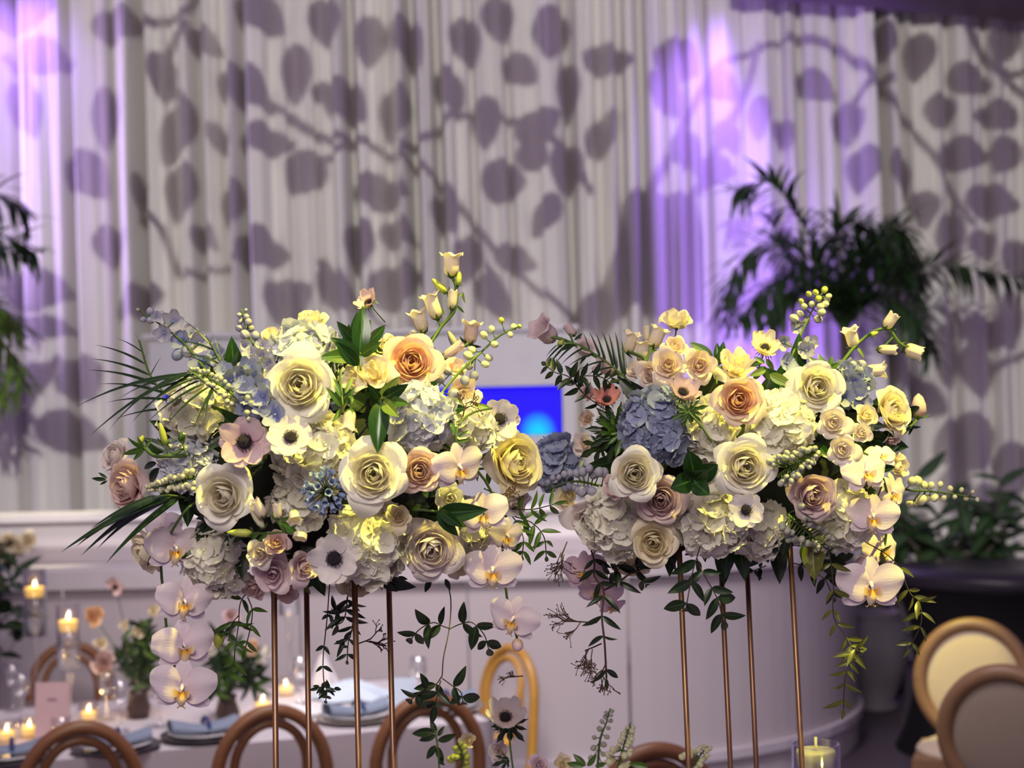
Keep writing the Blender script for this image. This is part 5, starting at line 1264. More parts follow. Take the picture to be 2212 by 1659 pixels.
# ------------------------------------------------------------------ bentwood chairs
M_wood = plain('chair_brown_wood', srgb(140, 94, 60), 0.4, c2=srgb(116, 76, 48), scale=12, stretch=(1, 1, 6))
M_woodlit = plain('chair_wood_yellow_lit', srgb(196, 150, 70), 0.35, c2=srgb(176, 128, 56), scale=12)  # yellow of the spotlight put into the end chair's wood colour
M_seat = plain('chair_seat_cane', srgb(170, 130, 90), 0.6)
def bentwood(pos, yaw, label, mat=M_wood, h=0.9, w=0.40):
    """chair faces local +Y"""
    r = root('bentwood_chair', Matrix.Translation(pos) @ Matrix.Rotation(yaw, 4, 'Z'), label, 'chair', 'round-backed wooden chairs')
    def arch(w, top, z0, y0, lean, rad, n=22):
        pts = [Vector((-w / 2 * 0.86, y0, z0))]
        zc = top - w * 0.62
        pts.append(Vector((-w / 2 * 0.98, y0 - lean * 0.5, (z0 + zc) / 2)))
        for k in range(n + 1):
            a = math.pi * (1 - k / n)
            pts.append(Vector((w / 2 * math.cos(a), 0, zc + w * 0.62 * math.sin(a))))
        for p in pts[2:]: p.y = y0 - lean * ((p.z - z0) / (top - z0))
        pts.append(Vector((w / 2 * 0.98, y0 - lean * 0.5, (z0 + zc) / 2))); pts.append(Vector((w / 2 * 0.86, y0, z0)))
        return MB().tube(smooth_path(pts, 48), rad, 10)
    O('back_frame', arch(w, h, 0.02, -0.19, 0.10, 0.024).mesh('back_frame', mat), r)
    O('inner_loop', arch(w * 0.66, h - 0.045, 0.44, -0.185, 0.085, 0.017).mesh('inner_loop', mat), r)
    O('seat', MB().lathe([(0.001, 0.455), (0.17, 0.455), (0.20, 0.45), (0.205, 0.43), (0.19, 0.42), (0.001, 0.42)], 32).mesh('seat', [M_seat]), r)
    O('seat_ring', MB().tube([(0.195 * math.cos(a), 0.195 * math.sin(a), 0.43) for a in [2 * math.pi * k / 32 for k in range(33)]], 0.02, 8).mesh('seat_ring', mat), r)
    O('leg_ring', MB().tube([(0.15 * math.cos(a), 0.15 * math.sin(a), 0.2) for a in [2 * math.pi * k / 32 for k in range(33)]], 0.009, 6).mesh('leg_ring', mat), r)
    for s in (-1, 1):
        O('leg', MB().tube([(s * 0.13, 0.13, 0.43), (s * 0.145, 0.15, 0.2), (s * 0.17, 0.19, 0.0)], [0.017, 0.015, 0.011], 8).mesh('leg', mat), r)
    return r
tyaw = math.atan2((t1 - t0).y, (t1 - t0).x)
def chair_at(px, topy, yaw, label, mat=M_wood, h=0.98, w=0.38):
    tp = T(px, topy, h)
    back = Vector((math.sin(yaw) * 0.29, -math.cos(yaw) * 0.29, 0))   # top of back relative to chair origin
    return bentwood(Vector((tp.x, tp.y, 0)) - back, yaw, label, mat, h, w)
chair_at(172, 1572, tyaw, 'brown round-backed chair at the lower left corner, first of three along the table')
chair_at(588, 1536, tyaw, 'brown round-backed chair behind the left gold rods, second of three along the table')
chair_at(926, 1509, tyaw, 'brown round-backed chair right of the left gold rods, third of three along the table')
chair_at(150, 1394, tyaw + math.pi, 'brown round-backed chair on the far side of the banquet table', M_wood, 0.88)
chair_at(1106, 1400, tyaw + math.pi / 2 + 0.35, 'round-backed chair lit bright yellow at the end of the banquet table', M_woodlit, 0.84)
chair_at(1418, 1620, 0.15, 'brown round-backed chair peeping up at the bottom between the arrangements', M_wood)

# ------------------------------------------------------------------ oval-backed chairs, right
M_oak = plain('limed_oak', srgb(142, 108, 78), 0.45, c2=srgb(120, 90, 64), scale=10)
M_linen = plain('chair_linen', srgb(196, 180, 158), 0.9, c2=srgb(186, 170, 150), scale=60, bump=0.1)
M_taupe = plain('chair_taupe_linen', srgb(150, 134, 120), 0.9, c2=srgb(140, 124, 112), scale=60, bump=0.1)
def oval_chair(px, topy, yaw, label, pad, h=0.98):
    tp = T(px, topy, h)
    r = root('oval_back_chair', Matrix.Translation(Vector((tp.x, tp.y, 0)) + Vector((-math.sin(yaw) * 0.30, math.cos(yaw) * 0.30, 0))) @ Matrix.Rotation(yaw, 4, 'Z'), label, 'chair', 'oval-backed upholstered chairs')
    rx, rz, zc = 0.235, 0.255, h - 0.275
    lean = Matrix.Translation((0, -0.24, 0.45)) @ Matrix.Rotation(0.16, 4, 'X') @ Matrix.Translation((0, 0, -0.45))
    pts = [lean @ Vector((rx * math.cos(a), 0, zc + rz * math.sin(a))) for a in [2 * math.pi * k / 48 for k in range(49)]]
    O('back_frame', MB().tube(pts, 0.034, 12, caps=False).mesh('oval_frame', M_oak), r)
    O('back_pad', MB().grid(32, 12, lambda u, v: lean @ Vector(((rx - 0.018) * math.cos(2 * math.pi * u) * math.sin(math.pi * v), 0.038 * math.cos(math.pi * v), zc + (rz - 0.018) * math.sin(2 * math.pi * u) * math.sin(math.pi * v)))).mesh('back_pad', pad), r)
    for s in (-1, 1):
        O('back_post', MB().tube([(s * 0.17, -0.22, 0.42), lean @ Vector((s * 0.13, 0, zc - rz * 0.82))], 0.018, 8).mesh('back_post', M_oak), r)
        O('leg', MB().tube([(s * 0.2, 0.2, 0.42), (s * 0.2, 0.2, 0.2), (s * 0.205, 0.21, 0)], [0.024, 0.02, 0.013], 8).mesh('leg', M_oak), r)
        O('leg', MB().tube([(s * 0.18, -0.22, 0.42), (s * 0.19, -0.24, 0.2), (s * 0.2, -0.28, 0)], [0.022, 0.02, 0.015], 8).mesh('leg', M_oak), r)
    O('seat_rail', MB().box((0, 0, 0.41), (0.46, 0.46, 0.06)).mesh('seat_rail', M_oak, smooth=False), r)
    O('seat_cushion', MB().ball((0, 0, 0.45), 1, 24, 10, sc=(0.235, 0.235, 0.05)).mesh('seat_cushion', pad), r)
    return r
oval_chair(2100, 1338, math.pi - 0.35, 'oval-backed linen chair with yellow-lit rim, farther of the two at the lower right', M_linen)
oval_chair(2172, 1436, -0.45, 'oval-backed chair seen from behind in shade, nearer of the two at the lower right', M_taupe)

# ------------------------------------------------------------------ things on the banquet table
M_glass = glassmat('clear_glass'); M_wax = plain('candle_wax_glow', srgb(240, 214, 140), 0.5, c2=srgb(236, 200, 110))
M_wax.node_tree.nodes['Principled BSDF'].inputs['Emission Color'].default_value = srgb(255, 200, 90); M_wax.node_tree.nodes['Principled BSDF'].inputs['Emission Strength'].default_value = 0.9  # wax emits by itself, standing in for flame light soaking through
M_waxu = plain('unlit_wax', srgb(236, 230, 190), 0.5)
M_flame = emit('candle_flame', (1.0, 0.78, 0.42, 1), 9)
M_water = glassmat('candle_water', (0.92, 0.94, 1, 1))
FLAME = MB().lathe([(0.001, 0), (0.005, 0.005), (0.006, 0.010), (0.0035, 0.018), (0.0005, 0.026)], 10).mesh('flame', M_flame)
def flame(r, z, power=0.6):
    O('flame', FLAME, r, Matrix.Translation((0, 0, z)))
    l = bpy.data.lights.new('candle_light', 'POINT'); l.energy = power; l.color = (1.0, 0.62, 0.22); l.shadow_soft_size = 0.01
    o = bpy.data.objects.new('candle_light', l); o.parent = r; o.location = (0, 0, z + 0.03); COL.objects.link(o)
def hurricane(px, top, bot, foot, wd, label, lit=True, fill=0.62):
    """stemmed glass cylinder with a floating candle; heights from pixels"""
    p = T(px, foot, TZ); D = (p - CAM_POS).dot(CF); k = D / FPX
    H = (foot - top) * k; hs = (foot - bot) * k; rad = wd * k / 2
    r = root('stemmed_hurricane', p, label, 'candle holder', 'stemmed glass candle holders')
    O('glass_cylinder', MB().lathe([(0.004, hs), (rad, hs + 0.004), (rad, H), (rad * 0.96, H), (rad * 0.96, hs + 0.008), (0.002, hs + 0.006)], 28).mesh('glass_cylinder', M_glass), r)
    O('glass_stem', MB().lathe([(0.001, 0), (rad * 0.95, 0), (rad * 0.9, 0.006), (0.012, 0.02), (0.009, hs * 0.5), (0.014, hs * 0.9), (rad * 0.55, hs)], 20).mesh('glass_stem', M_glass), r)
    zf = hs + (H - hs) * fill
    O('water', MB().lathe([(0.001, hs + 0.01), (rad * 0.94, hs + 0.01), (rad * 0.94, zf), (0.001, zf)], 24).mesh('water', M_water), r)
    if lit:
        O('floating_candle', MB().lathe([(0.001, zf - 0.01), (rad * 0.75, zf - 0.01), (rad * 0.88, zf + 0.03), (rad * 0.8, zf + 0.035), (0.001, zf + 0.03)], 20).mesh('floating_candle', M_wax), r)
        flame(r, zf + 0.035)
    return r
hurricane(79, 1230, 1376, 1520, 50, 'tall stemmed glass with a lit floating candle, leftmost and highest')
hurricane(151, 1306, 1445, 1570, 50, 'stemmed glass with a lit floating candle beside the pink menu card')
hurricane(628, 1262, 1330, 1492, 46, 'unlit stemmed glass seen between the left gold rods', lit=False, fill=0.3)
def votive(px, py, label, rad=0.042, h=0.075):
    r = root('votive_candle', T(px, py, TZ), label, 'candle', 'small votive candles')
    O('glass_cup', MB().lathe([(0.001, 0.002), (rad * 0.85, 0), (rad, h), (rad * 0.93, h), (rad * 0.8, 0.008), (0.001, 0.008)], 20).mesh('votive_cup', M_glass), r)
    O('wax', MB().lathe([(0.001, 0.008), (rad * 0.78, 0.008), (rad * 0.84, 0.035), (0.001, 0.033)], 16).mesh('votive_wax', M_wax), r)
    flame(r, 0.035, 0.35)
votive(64, 1590, 'amber votive candle in front of the pink menu card'); votive(192, 1556, 'votive candle right of the pink menu card')
votive(568, 1536, 'votive candle just left of the first gold rod'); votive(618, 1500, 'votive candle between the first two gold rods')
votive(15, 1600, 'votive candle at the extreme left edge'); votive(300, 1540, 'dim votive candle beneath the background bouquet')
M_card = plain('pink_card', srgb(214, 180, 178), 0.7)
c = T(112, 1600, TZ); k = c.y / FPX
cd = root('menu_card', c, 'pink menu card standing at the lower left beside candles', 'card')
O('card_sheet', MB().box((0, 0, 62 * k), (74 * k, 0.004, 124 * k), M=Matrix.Rotation(-0.12, 4, 'X')).mesh('card_sheet', M_card, smooth=False), cd)
O('card_stand', MB().box((0, 0.02, 0.006), (0.05, 0.05, 0.012)).mesh('card_stand', M_gold, smooth=False), cd)
O('printed_line', MB().box((0, -0.005, 88 * k), (20 * k, 0.001, 3 * k), M=Matrix.Rotation(-0.12, 4, 'X')).mesh('printed_line', plain('card_ink', srgb(150, 120, 130), 0.7), smooth=False), cd)
M_china = plain('white_china', srgb(226, 224, 226), 0.25); M_charger = plain('dark_charger', srgb(70, 66, 70), 0.4); M_chargl = plain('taupe_charger', srgb(150, 142, 134), 0.5)
M_nap = plain('blue_napkin', srgb(136, 146, 164), 0.85, c2=srgb(116, 128, 150), scale=20); M_napd = plain('navy_ribbon', srgb(44, 58, 110), 0.8); M_napl = plain('pale_blue_napkin', srgb(186, 196, 210), 0.85, c2=srgb(170, 184, 204), scale=14)
def setting(px, py, yaw, word, charger):
    p = T(px, py, TZ)
    o = O('charger_plate', MB().lathe([(0.001, 0.0), (0.11, 0.0), (0.165, 0.012), (0.165, 0.016), (0.11, 0.006), (0.001, 0.006)], 40).mesh('charger_plate', charger), None, Matrix.Translation(p)); tag(o, f'charger plate under the blue napkin {word}', 'plate', 'charger plates')
    o = O('dinner_plate', MB().lathe([(0.001, 0.0), (0.08, 0.0), (0.135, 0.016), (0.135, 0.02), (0.08, 0.007), (0.001, 0.007)], 40).mesh('dinner_plate', M_china), None, Matrix.Translation(p + Vector((0, 0, 0.008)))); tag(o, f'white dinner plate under the blue napkin {word}', 'plate', 'dinner plates')
    r = root('folded_napkin', Matrix.Translation(p + Vector((0, 0, 0.02))) @ Matrix.Rotation(yaw, 4, 'Z'), f'folded blue napkin {word}', 'napkin', 'blue napkins')
    def fold(u, v):
        return (0.13 * (2 * u - 1), 0.05 * math.cos(2 * math.pi * v) * (1 + 0.25 * math.sin(3 * u)), 0.022 + 0.022 * math.sin(2 * math.pi * v) + 0.008 * math.sin(5 * u + 2) * (1 + math.sin(2 * math.pi * v)))
    O('napkin_cloth', MB().grid(14, 12, fold).mesh('napkin_cloth', M_nap), r)
    O('ribbon', MB().tube([Vector((0.01, 0.054 * math.cos(a), 0.023 + 0.03 * math.sin(a))) for a in [2 * math.pi * k / 16 for k in range(17)]], 0.008, 6, caps=False).mesh('ribbon', M_napd), r)
setting(440, 1592, tyaw + 0.1, 'left of the second brown chair', M_charger)
setting(770, 1553, tyaw + 0.2, 'between the third and fourth gold rods', M_chargl)
setting(20, 1640, tyaw, 'at the lower left corner', M_charger)
setting(250, 1618, tyaw, 'behind the first brown chair', M_charger)
setting(960, 1532, tyaw, 'behind the third brown chair', M_chargl)
def cloth_heap(px, py, sz, h, mat, label, seed):
    rng = random.Random(seed); p = T(px, py, TZ); ph1, ph2 = rng.uniform(0, 6), rng.uniform(0, 6)
    def fn(u, v):
        a = 2 * math.pi * u; rr = sz * (1 - v) ** 0.7 * (1 + 0.18 * math.sin(5 * a + ph1) * (1 - v)) + 0.002
        return (rr * math.cos(a), rr * 0.7 * math.sin(a), 0.004 + h * v ** 0.8 * (1 + 0.15 * math.sin(3 * a + ph2)))
    o = O('linen_napkin', MB().grid(30, 8, fn).mesh('linen_napkin', mat), None, Matrix.Translation(p)); tag(o, label, 'napkin', 'loose linen napkins')
cloth_heap(700, 1482, 0.06, 0.13, M_china, 'white gathered napkin standing behind the second gold rod', 1)
cloth_heap(760, 1508, 0.16, 0.07, M_napl, 'pale blue and white napkin heap between the middle gold rods', 2)
cloth_heap(640, 1545, 0.10, 0.04, M_china, 'white linen heap behind the second brown chair', 3)
c = T(872, 1530, TZ); k = c.y / FPX
o = O('tent_card', MB().grid(6, 2, lambda u, v: ((u - 0.5) * 52 * k, [-.03, 0, .03][int(round(v * 2))], [0, 66 * k, 0][int(round(v * 2))])).mesh('tent_card', M_napl, smooth=False), None, Matrix.Translation(c)); tag(o, 'pale blue folded card right of the fourth gold rod', 'card')
def wineglass(px, py, label, h=0.20):
    r = root('wine_glass', T(px, py, TZ), label, 'glass', 'wine glasses on the banquet table')
    O('bowl', MB().lathe([(0.006, h * 0.5), (0.028, h * 0.56), (0.036, h * 0.72), (0.031, h), (0.029, h), (0.034, h * 0.72), (0.026, h * 0.58), (0.004, h * 0.52)], 22).mesh('glass_bowl', M_glass), r)
    O('stem', MB().lathe([(0.001, 0), (0.034, 0.0), (0.03, 0.004), (0.005, 0.012), (0.004, h * 0.48), (0.008, h * 0.53)], 18).mesh('glass_foot', M_glass), r)
for (px, py, lb) in ((28, 1535, 'at the left edge before the leftmost candle'), (48, 1560, 'just left of the pink menu card'), (232, 1555, 'right of the pink menu card votive'), (262, 1580, 'nearest to the first brown chair'), (345, 1570, 'right under the lowest orchid'), (650, 1520, 'between the second and third gold rods'), (905, 1520, 'behind the third brown chair, by the pale card'), (470, 1545, 'beside the slim background vase')):
    wineglass(px, py, f'clear wine glass {lb}')
def goblet_mug(px, py):
    r = root('glass_mug', T(px, py, TZ), 'small glass mug with a handle right of the menu card', 'mug')
    O('mug_body', MB().lathe([(0.001, 0), (0.035, 0), (0.038, 0.09), (0.034, 0.09), (0.032, 0.006), (0.001, 0.006)], 20).mesh('mug_body', M_glass), r)
    O('handle', MB().tube([Vector((-0.036 - 0.025 * math.sin(a), 0, 0.045 + 0.03 * math.cos(a))) for a in [math.pi * k / 10 for k in range(11)]], 0.004, 6).mesh('mug_handle', M_glass), r)
goblet_mug(132, 1598)

# bouquets on the banquet table
def small_flower(r, inv, c, ax, s, T_, mat):
    b = None
    for n, me in T_:
        m = M_cent if n == 'black_center' else (LM if n == 'leaf_collar' else mat)
        O(n, withmat(me, m), r, inv @ TRS(c, frame(ax, CU, rnd.uniform(0, 6)), s))
def table_bouquet(vase, spots, leaves, label, seed, A):
    """vase: foot px, flowers: (px, py, size px, kind, mat) all at the vase's own depth"""
    p = T(*vase, TZ); D = (p - CAM_POS).dot(CF); rng = random.Random(seed)
    v = root('bouquet_vase', p, f'small dark vase holding the {label}', 'vase', 'bouquet vases on the banquet table')
    O('vase_body', MB().lathe([(0.001, 0), (0.04, 0), (0.05, 0.04), (0.035, 0.09), (0.04, 0.11), (0.036, 0.11), (0.03, 0.09), (0.001, 0.06)], 20).mesh('vase_body', plain('vase_brown', srgb(80, 62, 56), 0.4)), v)
    mouth = p + Vector((0, 0, 0.11))
    for (x, y, sz, kind, mat, lb) in spots:
        c = P(x, y, D + rng.uniform(-.05, .05)); s = sz * D / FPX
        nm = {'a': 'anemone', 'r': 'rose', 's': 'spray_rose'}[kind]
        r = root(nm, mouth, lb, 'anemone' if kind == 'a' else 'rose', 'blooms of the background bouquets'); inv = r.matrix_basis.inverted()
        T_ = {'a': ANEM[2], 'r': ROSES[3], 's': SPRAYS[1]}[kind]
        ax = axis(rng.uniform(-.4, .4), rng.uniform(.1, .6))
        small_flower(r, inv, c - ax * s * 0.15, ax, s, T_, mat)
        O('stem', MB().tube([inv @ mouth, inv @ (mouth.lerp(c, 0.5) + CU * 0.02), inv @ (c - ax * s * 0.15)], 0.0025, 5).mesh('bouquet_stem', M_stem), r)
    for k in range(leaves[0]):
        x = leaves[1] + rng.uniform(-1, 1) * leaves[3]; y = leaves[2] + rng.uniform(-1, 1) * leaves[4]
        c = P(x, y, D + rng.uniform(-.08, .08))
        r = root('leaf_sprig', mouth, f'dark green leaf sprig in the {label}', 'leaves', f'leaf sprigs of the {label}'); inv = r.matrix_basis.inverted()
        O('stem', MB().tube([inv @ mouth, inv @ (mouth.lerp(c, 0.5) + CU * 0.02), inv @ c], 0.002, 5).mesh('bouquet_stem', M_stem), r)
        for j in range(7):
            d = CR * rng.uniform(-1, 1) + CU * rng.uniform(-.8, 1) - CF * rng.uniform(-.5, 1)
            leaf_at(r, mouth.lerp(c, rng.uniform(0.7, 1.0)), d, rng.uniform(0.06, 0.10), LEAFN, rng.choice([LD, LM, LD]), inv=inv)
PPE = petal('petal_apricot', srgb(244, 216, 180), srgb(240, 184, 136))
table_bouquet((300, 1548), [(248, 1268, 44, 'a', PK, 'pink anemone on a long stem, highest in the background bouquet'), (202, 1330, 52, 'r', PPE, 'apricot rose left of the background bouquet'), (222, 1432, 58, 'r', PD, 'dusty pink rose low in the background bouquet'), (216, 1390, 34, 's', PC, 'cream bud above the dusty pink background rose'),
  (332, 1318, 34, 's', PC, 'cream spray rose at the top right of the background bouquet'), (300, 1365, 34, 's', PC, 'cream spray rose in the middle of the background bouquet'), (306, 1470, 36, 's', PWB, 'pale spray rose at the bottom of the background bouquet'), (345, 1400, 36, 's', PW, 'white spray rose beside the lowest orchids'), (268, 1352, 30, 's', PC, 'small cream bloom left in the background bouquet')],
  (16, 300, 1410, 55, 75), 'background bouquet behind the lowest orchids', 3, LA)
table_bouquet((492, 1560), [(455, 1400, 46, 's', PW, 'white bloom behind the single yellow-green bud'), (548, 1400, 40, 's', PPE, 'apricot bloom left of the first gold rod'), (560, 1425, 34, 's', PW, 'white bloom left of the first gold rod'), (500, 1330, 40, 's', PK, 'pink bloom under the pink cluster'), (580, 1405, 26, 's', PW, 'tiny white bloom behind the first gold rod')],
  (14, 510, 1430, 50, 70), 'background bouquet behind the first gold rod', 4, LA)

# ------------------------------------------------------------------ low bouquet at the bottom edge, on the near table
NL = Arr(1200, 1600, 400, 200, 2.95, 0.10, 'low')
def low_vase(px, D, label):
    p = P(px, 1640, D); o = O('bud_vase', MB().lathe([(0.001, 0), (0.04, 0), (0.045, 0.08), (0.03, 0.28), (0.018, 0.42), (0.022, 0.44), (0.018, 0.44), (0.014, 0.40), (0.001, 0.3)], 20).mesh('bud_vase', M_glass), None, Matrix.Translation((p.x, p.y, 0.775))); tag(o, label, 'vase', 'bud vases of the near table')
low_vase(1150, 2.95, 'clear bud vase just below the picture under the low anemone'); low_vase(1350, 3.05, 'clear bud vase just below the picture under the low bud spikes')
B(NL, 'anem', 1092, 1548, 92, .05, .70, PWB, 'pale anemone seen from the side at the bottom edge, over the yellow lit chair', -0.05, 2)
B(NL, 'spray', 1078, 1622, 56, -.1, .2, PWB, 'pale spray rose under the low anemone', 0.0, 1)
B(NL, 'spray', 1165, 1652, 52, .2, .5, PL, 'pink spray rose at the very bottom edge', 0.0, 0)
B(NL, 'spray', 1010, 1600, 44, -.2, .5, PC, 'small cream bloom left of the low anemone', .05, 2)
B(NL, 'lisi', 1215, 1650, 50, .1, .5, PC, 'cream bloom beside the low bud spikes at the bottom edge', 0.05, 1)
leafy(NL, (1100, 1580), [(1098, 1562, 1060, 1570, 0, .2), (1100, 1562, 1140, 1556, 0, .2), (1100, 1565, 1072, 1605, 0, .2), (1102, 1565, 1132, 1604, 0, .1), (1100, 1560, 1130, 1535, 0, .2), (1098, 1640, 1062, 1655, 0, .1)], 'frilly dark collar leaves under the low anemone', LOBED, LD, -0.03, stems=[[(1110, 1675), (1102, 1610), (1098, 1560)]])
leafy(NL, (945, 1620), [(942, 1585, 930, 1555, 0, .1), (942, 1588, 905, 1600, 0, .2), (945, 1590, 960, 1570, 0, .1), (945, 1600, 985, 1590, 0, .2), (942, 1610, 920, 1640, 0, .2), (945, 1612, 955, 1650, 0, .2), (940, 1580, 890, 1585, 0, .2), (946, 1640, 960, 1655, 0, .2)], 'dark green sprig at the bottom edge before the third brown chair', LEAF, LD, 0.0, stems=[[(950, 1670), (945, 1610), (940, 1578)]])
leafy(NL, (1260, 1650), [(1265, 1655, 1240, 1630, 0, .2), (1268, 1655, 1290, 1632, 0, .2), (1262, 1655, 1225, 1650, 0, .1), (1285, 1655, 1310, 1650, 0, .1), (1180, 1655, 1150, 1642, 0, .2), (1400, 1658, 1360, 1650, 0, .2)], 'low green leaves along the bottom edge', LEAF, LM, 0.02)
spike(NL, [(1290, 1670), (1296, 1600), (1310, 1560), (1318, 1530)], auto_spike([(1290, 1650), (1296, 1600), (1312, 1560), (1316, 1535)], 14, 20, 16, 10, 'b', (M_budg, M_budg), 31, 0.0), 'grey blurred bud spike rising at the bottom centre', 0.1, name='bud_spike', seed=31)
spike(NL, [(1330, 1675), (1345, 1620), (1362, 1560)], auto_spike([(1330, 1655), (1345, 1615), (1362, 1570)], 24, 24, 19, 12, 'b', (M_budy, M_bud), 32, 0.5), 'yellow-green bud spike at the bottom centre', 0.05, name='bud_spike', seed=32)
spike(NL, [(1490, 1670), (1510, 1635), (1530, 1612)], auto_spike([(1485, 1655), (1508, 1635), (1528, 1612)], 16, 24, 18, 12, 'b', (M_budg, M_bud), 33, 0.4), 'white bud spike at the foot of the first right gold rod', 0.05, name='bud_spike', seed=33)
spike(NL, [(985, 1672), (1000, 1640), (990, 1605)], auto_spike([(990, 1655), (1000, 1635), (990, 1608)], 12, 22, 18, 14, 'b', (M_bud, M_budy), 34, 0.0), 'yellowish bud cluster at the bottom edge left of the low anemone', 0.0, name='bud_spike', seed=34)
# candle glass at the bottom right
p = P(1762, 1606, 3.0); rad = 52 * 3.0 / FPX
cg = root('candle_glass', Vector((p.x, p.y, 0.762)), 'clear glass cylinder with a floating candle at the bottom edge by the right gold rods', 'candle holder')
H = p.z - 0.762
O('glass_cylinder', MB().lathe([(0.001, 0), (rad, 0), (rad, H), (rad * 0.93, H), (rad * 0.93, 0.012), (0.001, 0.012)], 36).mesh('candle_cylinder', M_glass), cg)
O('water', MB().lathe([(0.001, 0.014), (rad * 0.92, 0.014), (rad * 0.92, H - 0.055), (0.001, H - 0.055)], 30).mesh('candle_water_body', M_water), cg)
O('floating_candle', MB().lathe([(0.001, H - 0.06), (rad * 0.7, H - 0.06), (rad * 0.82, H - 0.018), (rad * 0.8, H - 0.012), (0.001, H - 0.014)], 26).mesh('floating_disc', M_waxu), cg)
O('wick', MB().tube([(0, 0, H - 0.016), (0, 0, H + 0.012)], 0.003, 6).mesh('wick', M_waxu), cg)

# ------------------------------------------------------------------ plants and furniture at the back
def bg_frond(r, inv, pts, n, ll, lw, mat, droop=0.35, seed=0, both=True):
    """one frond: rachis with fine leaflets, joined because each leaflet is only a few pixels wide"""
    rng = random.Random(seed); q = smooth_path(pts, n); m = MB()
    m.tube([inv @ p for p in q], [0.009 * (1 - 0.7 * i / n) for i in range(n + 1)], 5)
    for i in range(3, n + 1):
        t = (q[i] - q[i - 1]).normalized()
        sd0 = t.cross(Vector((0, 0, 1))); sd0 = sd0.normalized() if sd0.length > 0.05 else CR
        sd = Matrix.Rotation(rng.uniform(-1.2, 1.2), 3, t) @ sd0
        for s in (-1, 1):
            f = 1 - 0.55 * abs(i / n - 0.45)
            d = (t * 0.55 + sd * s * 0.8 + Vector((0, 0, rng.uniform(-.1, .35)))).normalized(); L = ll * f * rng.uniform(0.8, 1.15)
            up = Vector((0, 0, 1)); z = (up - d * up.dot(d)); z = z.normalized() if z.length > 0.05 else CU; x = d.cross(z)
            M = Matrix.Translation(q[i]) @ Matrix((x, d, z)).transposed().to_4x4()
            def fn(u, v, L=L):
                w = lw * math.sin(math.pi * min(1, 0.12 + 0.88 * v)) ** 0.7 * (2 * u - 1) * 0.5
                return (w, v * L, -droop * v * v * L)
            m.grid(1, 5, fn, M=inv @ M)
    return O('frond', m.mesh('frond', mat), r)
LPB = leafmat('leaf_palm_far', srgb(30, 46, 26), srgb(58, 82, 50), 0.28, 0.15)
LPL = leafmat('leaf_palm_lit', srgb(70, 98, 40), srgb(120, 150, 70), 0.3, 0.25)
M_trunk = plain('palm_trunk', srgb(84, 66, 48), 0.8, c2=srgb(60, 48, 38), scale=12, bump=0.3)
M_urn = plain('pale_stone_urn', srgb(164, 156, 168), 0.6, c2=srgb(140, 132, 148), scale=6)
DP = 10.8
pb = G(1905, DP)
urn = root('stone_urn', G(1893, 10.2), 'pale round urn on the floor right of the bar', 'urn')
O('urn_body', MB().lathe([(0.001, 0), (0.13, 0), (0.14, 0.03), (0.11, 0.07), (0.17, 0.18), (0.215, 0.34), (0.205, 0.46), (0.165, 0.56), (0.15, 0.60), (0.17, 0.63), (0.15, 0.63), (0.13, 0.59), (0.001, 0.57)], 36).mesh('urn_body', M_urn), urn)
palm = root('potted_palm', pb, 'tall dark palm standing before the violet light', 'palm')
pinv = palm.matrix_basis.inverted()
crown = P(1822, 720, DP)
O('trunk', MB().tube([pinv @ (pb + Vector((0, 0, 0.0))), pinv @ (pb.lerp(crown, 0.5) + CR * 0.05), pinv @ crown], [0.06, 0.045, 0.03], 10).mesh('palm_trunk', M_trunk), palm)
O('pot', MB().lathe([(0.001, 0), (0.15, 0), (0.19, 0.35), (0.2, 0.4), (0.17, 0.4), (0.16, 0.34), (0.001, 0.33)], 24).mesh('palm_pot', M_black), palm)
for i, pts in enumerate([[(1822, 720), (1770, 560), (1720, 460), (1660, 395), (1590, 410)], [(1822, 720), (1780, 600), (1720, 540), (1640, 530), (1580, 600), (1565, 700)], [(1822, 720), (1810, 600), (1800, 520), (1820, 490), (1880, 480), (1960, 500)],
   [(1822, 720), (1860, 600), (1900, 530), (1945, 500), (1970, 540), (1975, 620)], [(1822, 720), (1880, 640), (1950, 600), (2040, 570), (2120, 585), (2212, 600)], [(1822, 720), (1770, 640), (1700, 600), (1640, 640), (1600, 690)],
   [(1822, 720), (1850, 640), (1870, 570), (1850, 520), (1800, 510)], [(1822, 720), (1870, 660), (1930, 650), (1980, 690), (2010, 760)], [(1822, 720), (1800, 640), (1760, 590), (1700, 560), (1660, 470)], [(1822, 720), (1840, 620), (1900, 560), (1950, 570), (1990, 650)], [(1822, 720), (1860, 650), (1920, 590), (1970, 580)], [(1822, 720), (1790, 650), (1740, 620), (1690, 640), (1660, 700)], [(1822, 720), (1825, 620), (1850, 560), (1910, 520)]]):
    ddp = [0.0, 0.15, -0.2, 0.25, -0.1, -0.3, 0.1, -0.35, 0.3, 0.2, -0.15, 0.0, 0.05][i]
    k = len(pts) - 1
    bg_frond(palm, pinv, [P(x, y, DP + ddp * j / k) for j, (x, y) in enumerate(pts)], 56, 0.29, 0.030, LPB, 0.5, 100 + i)
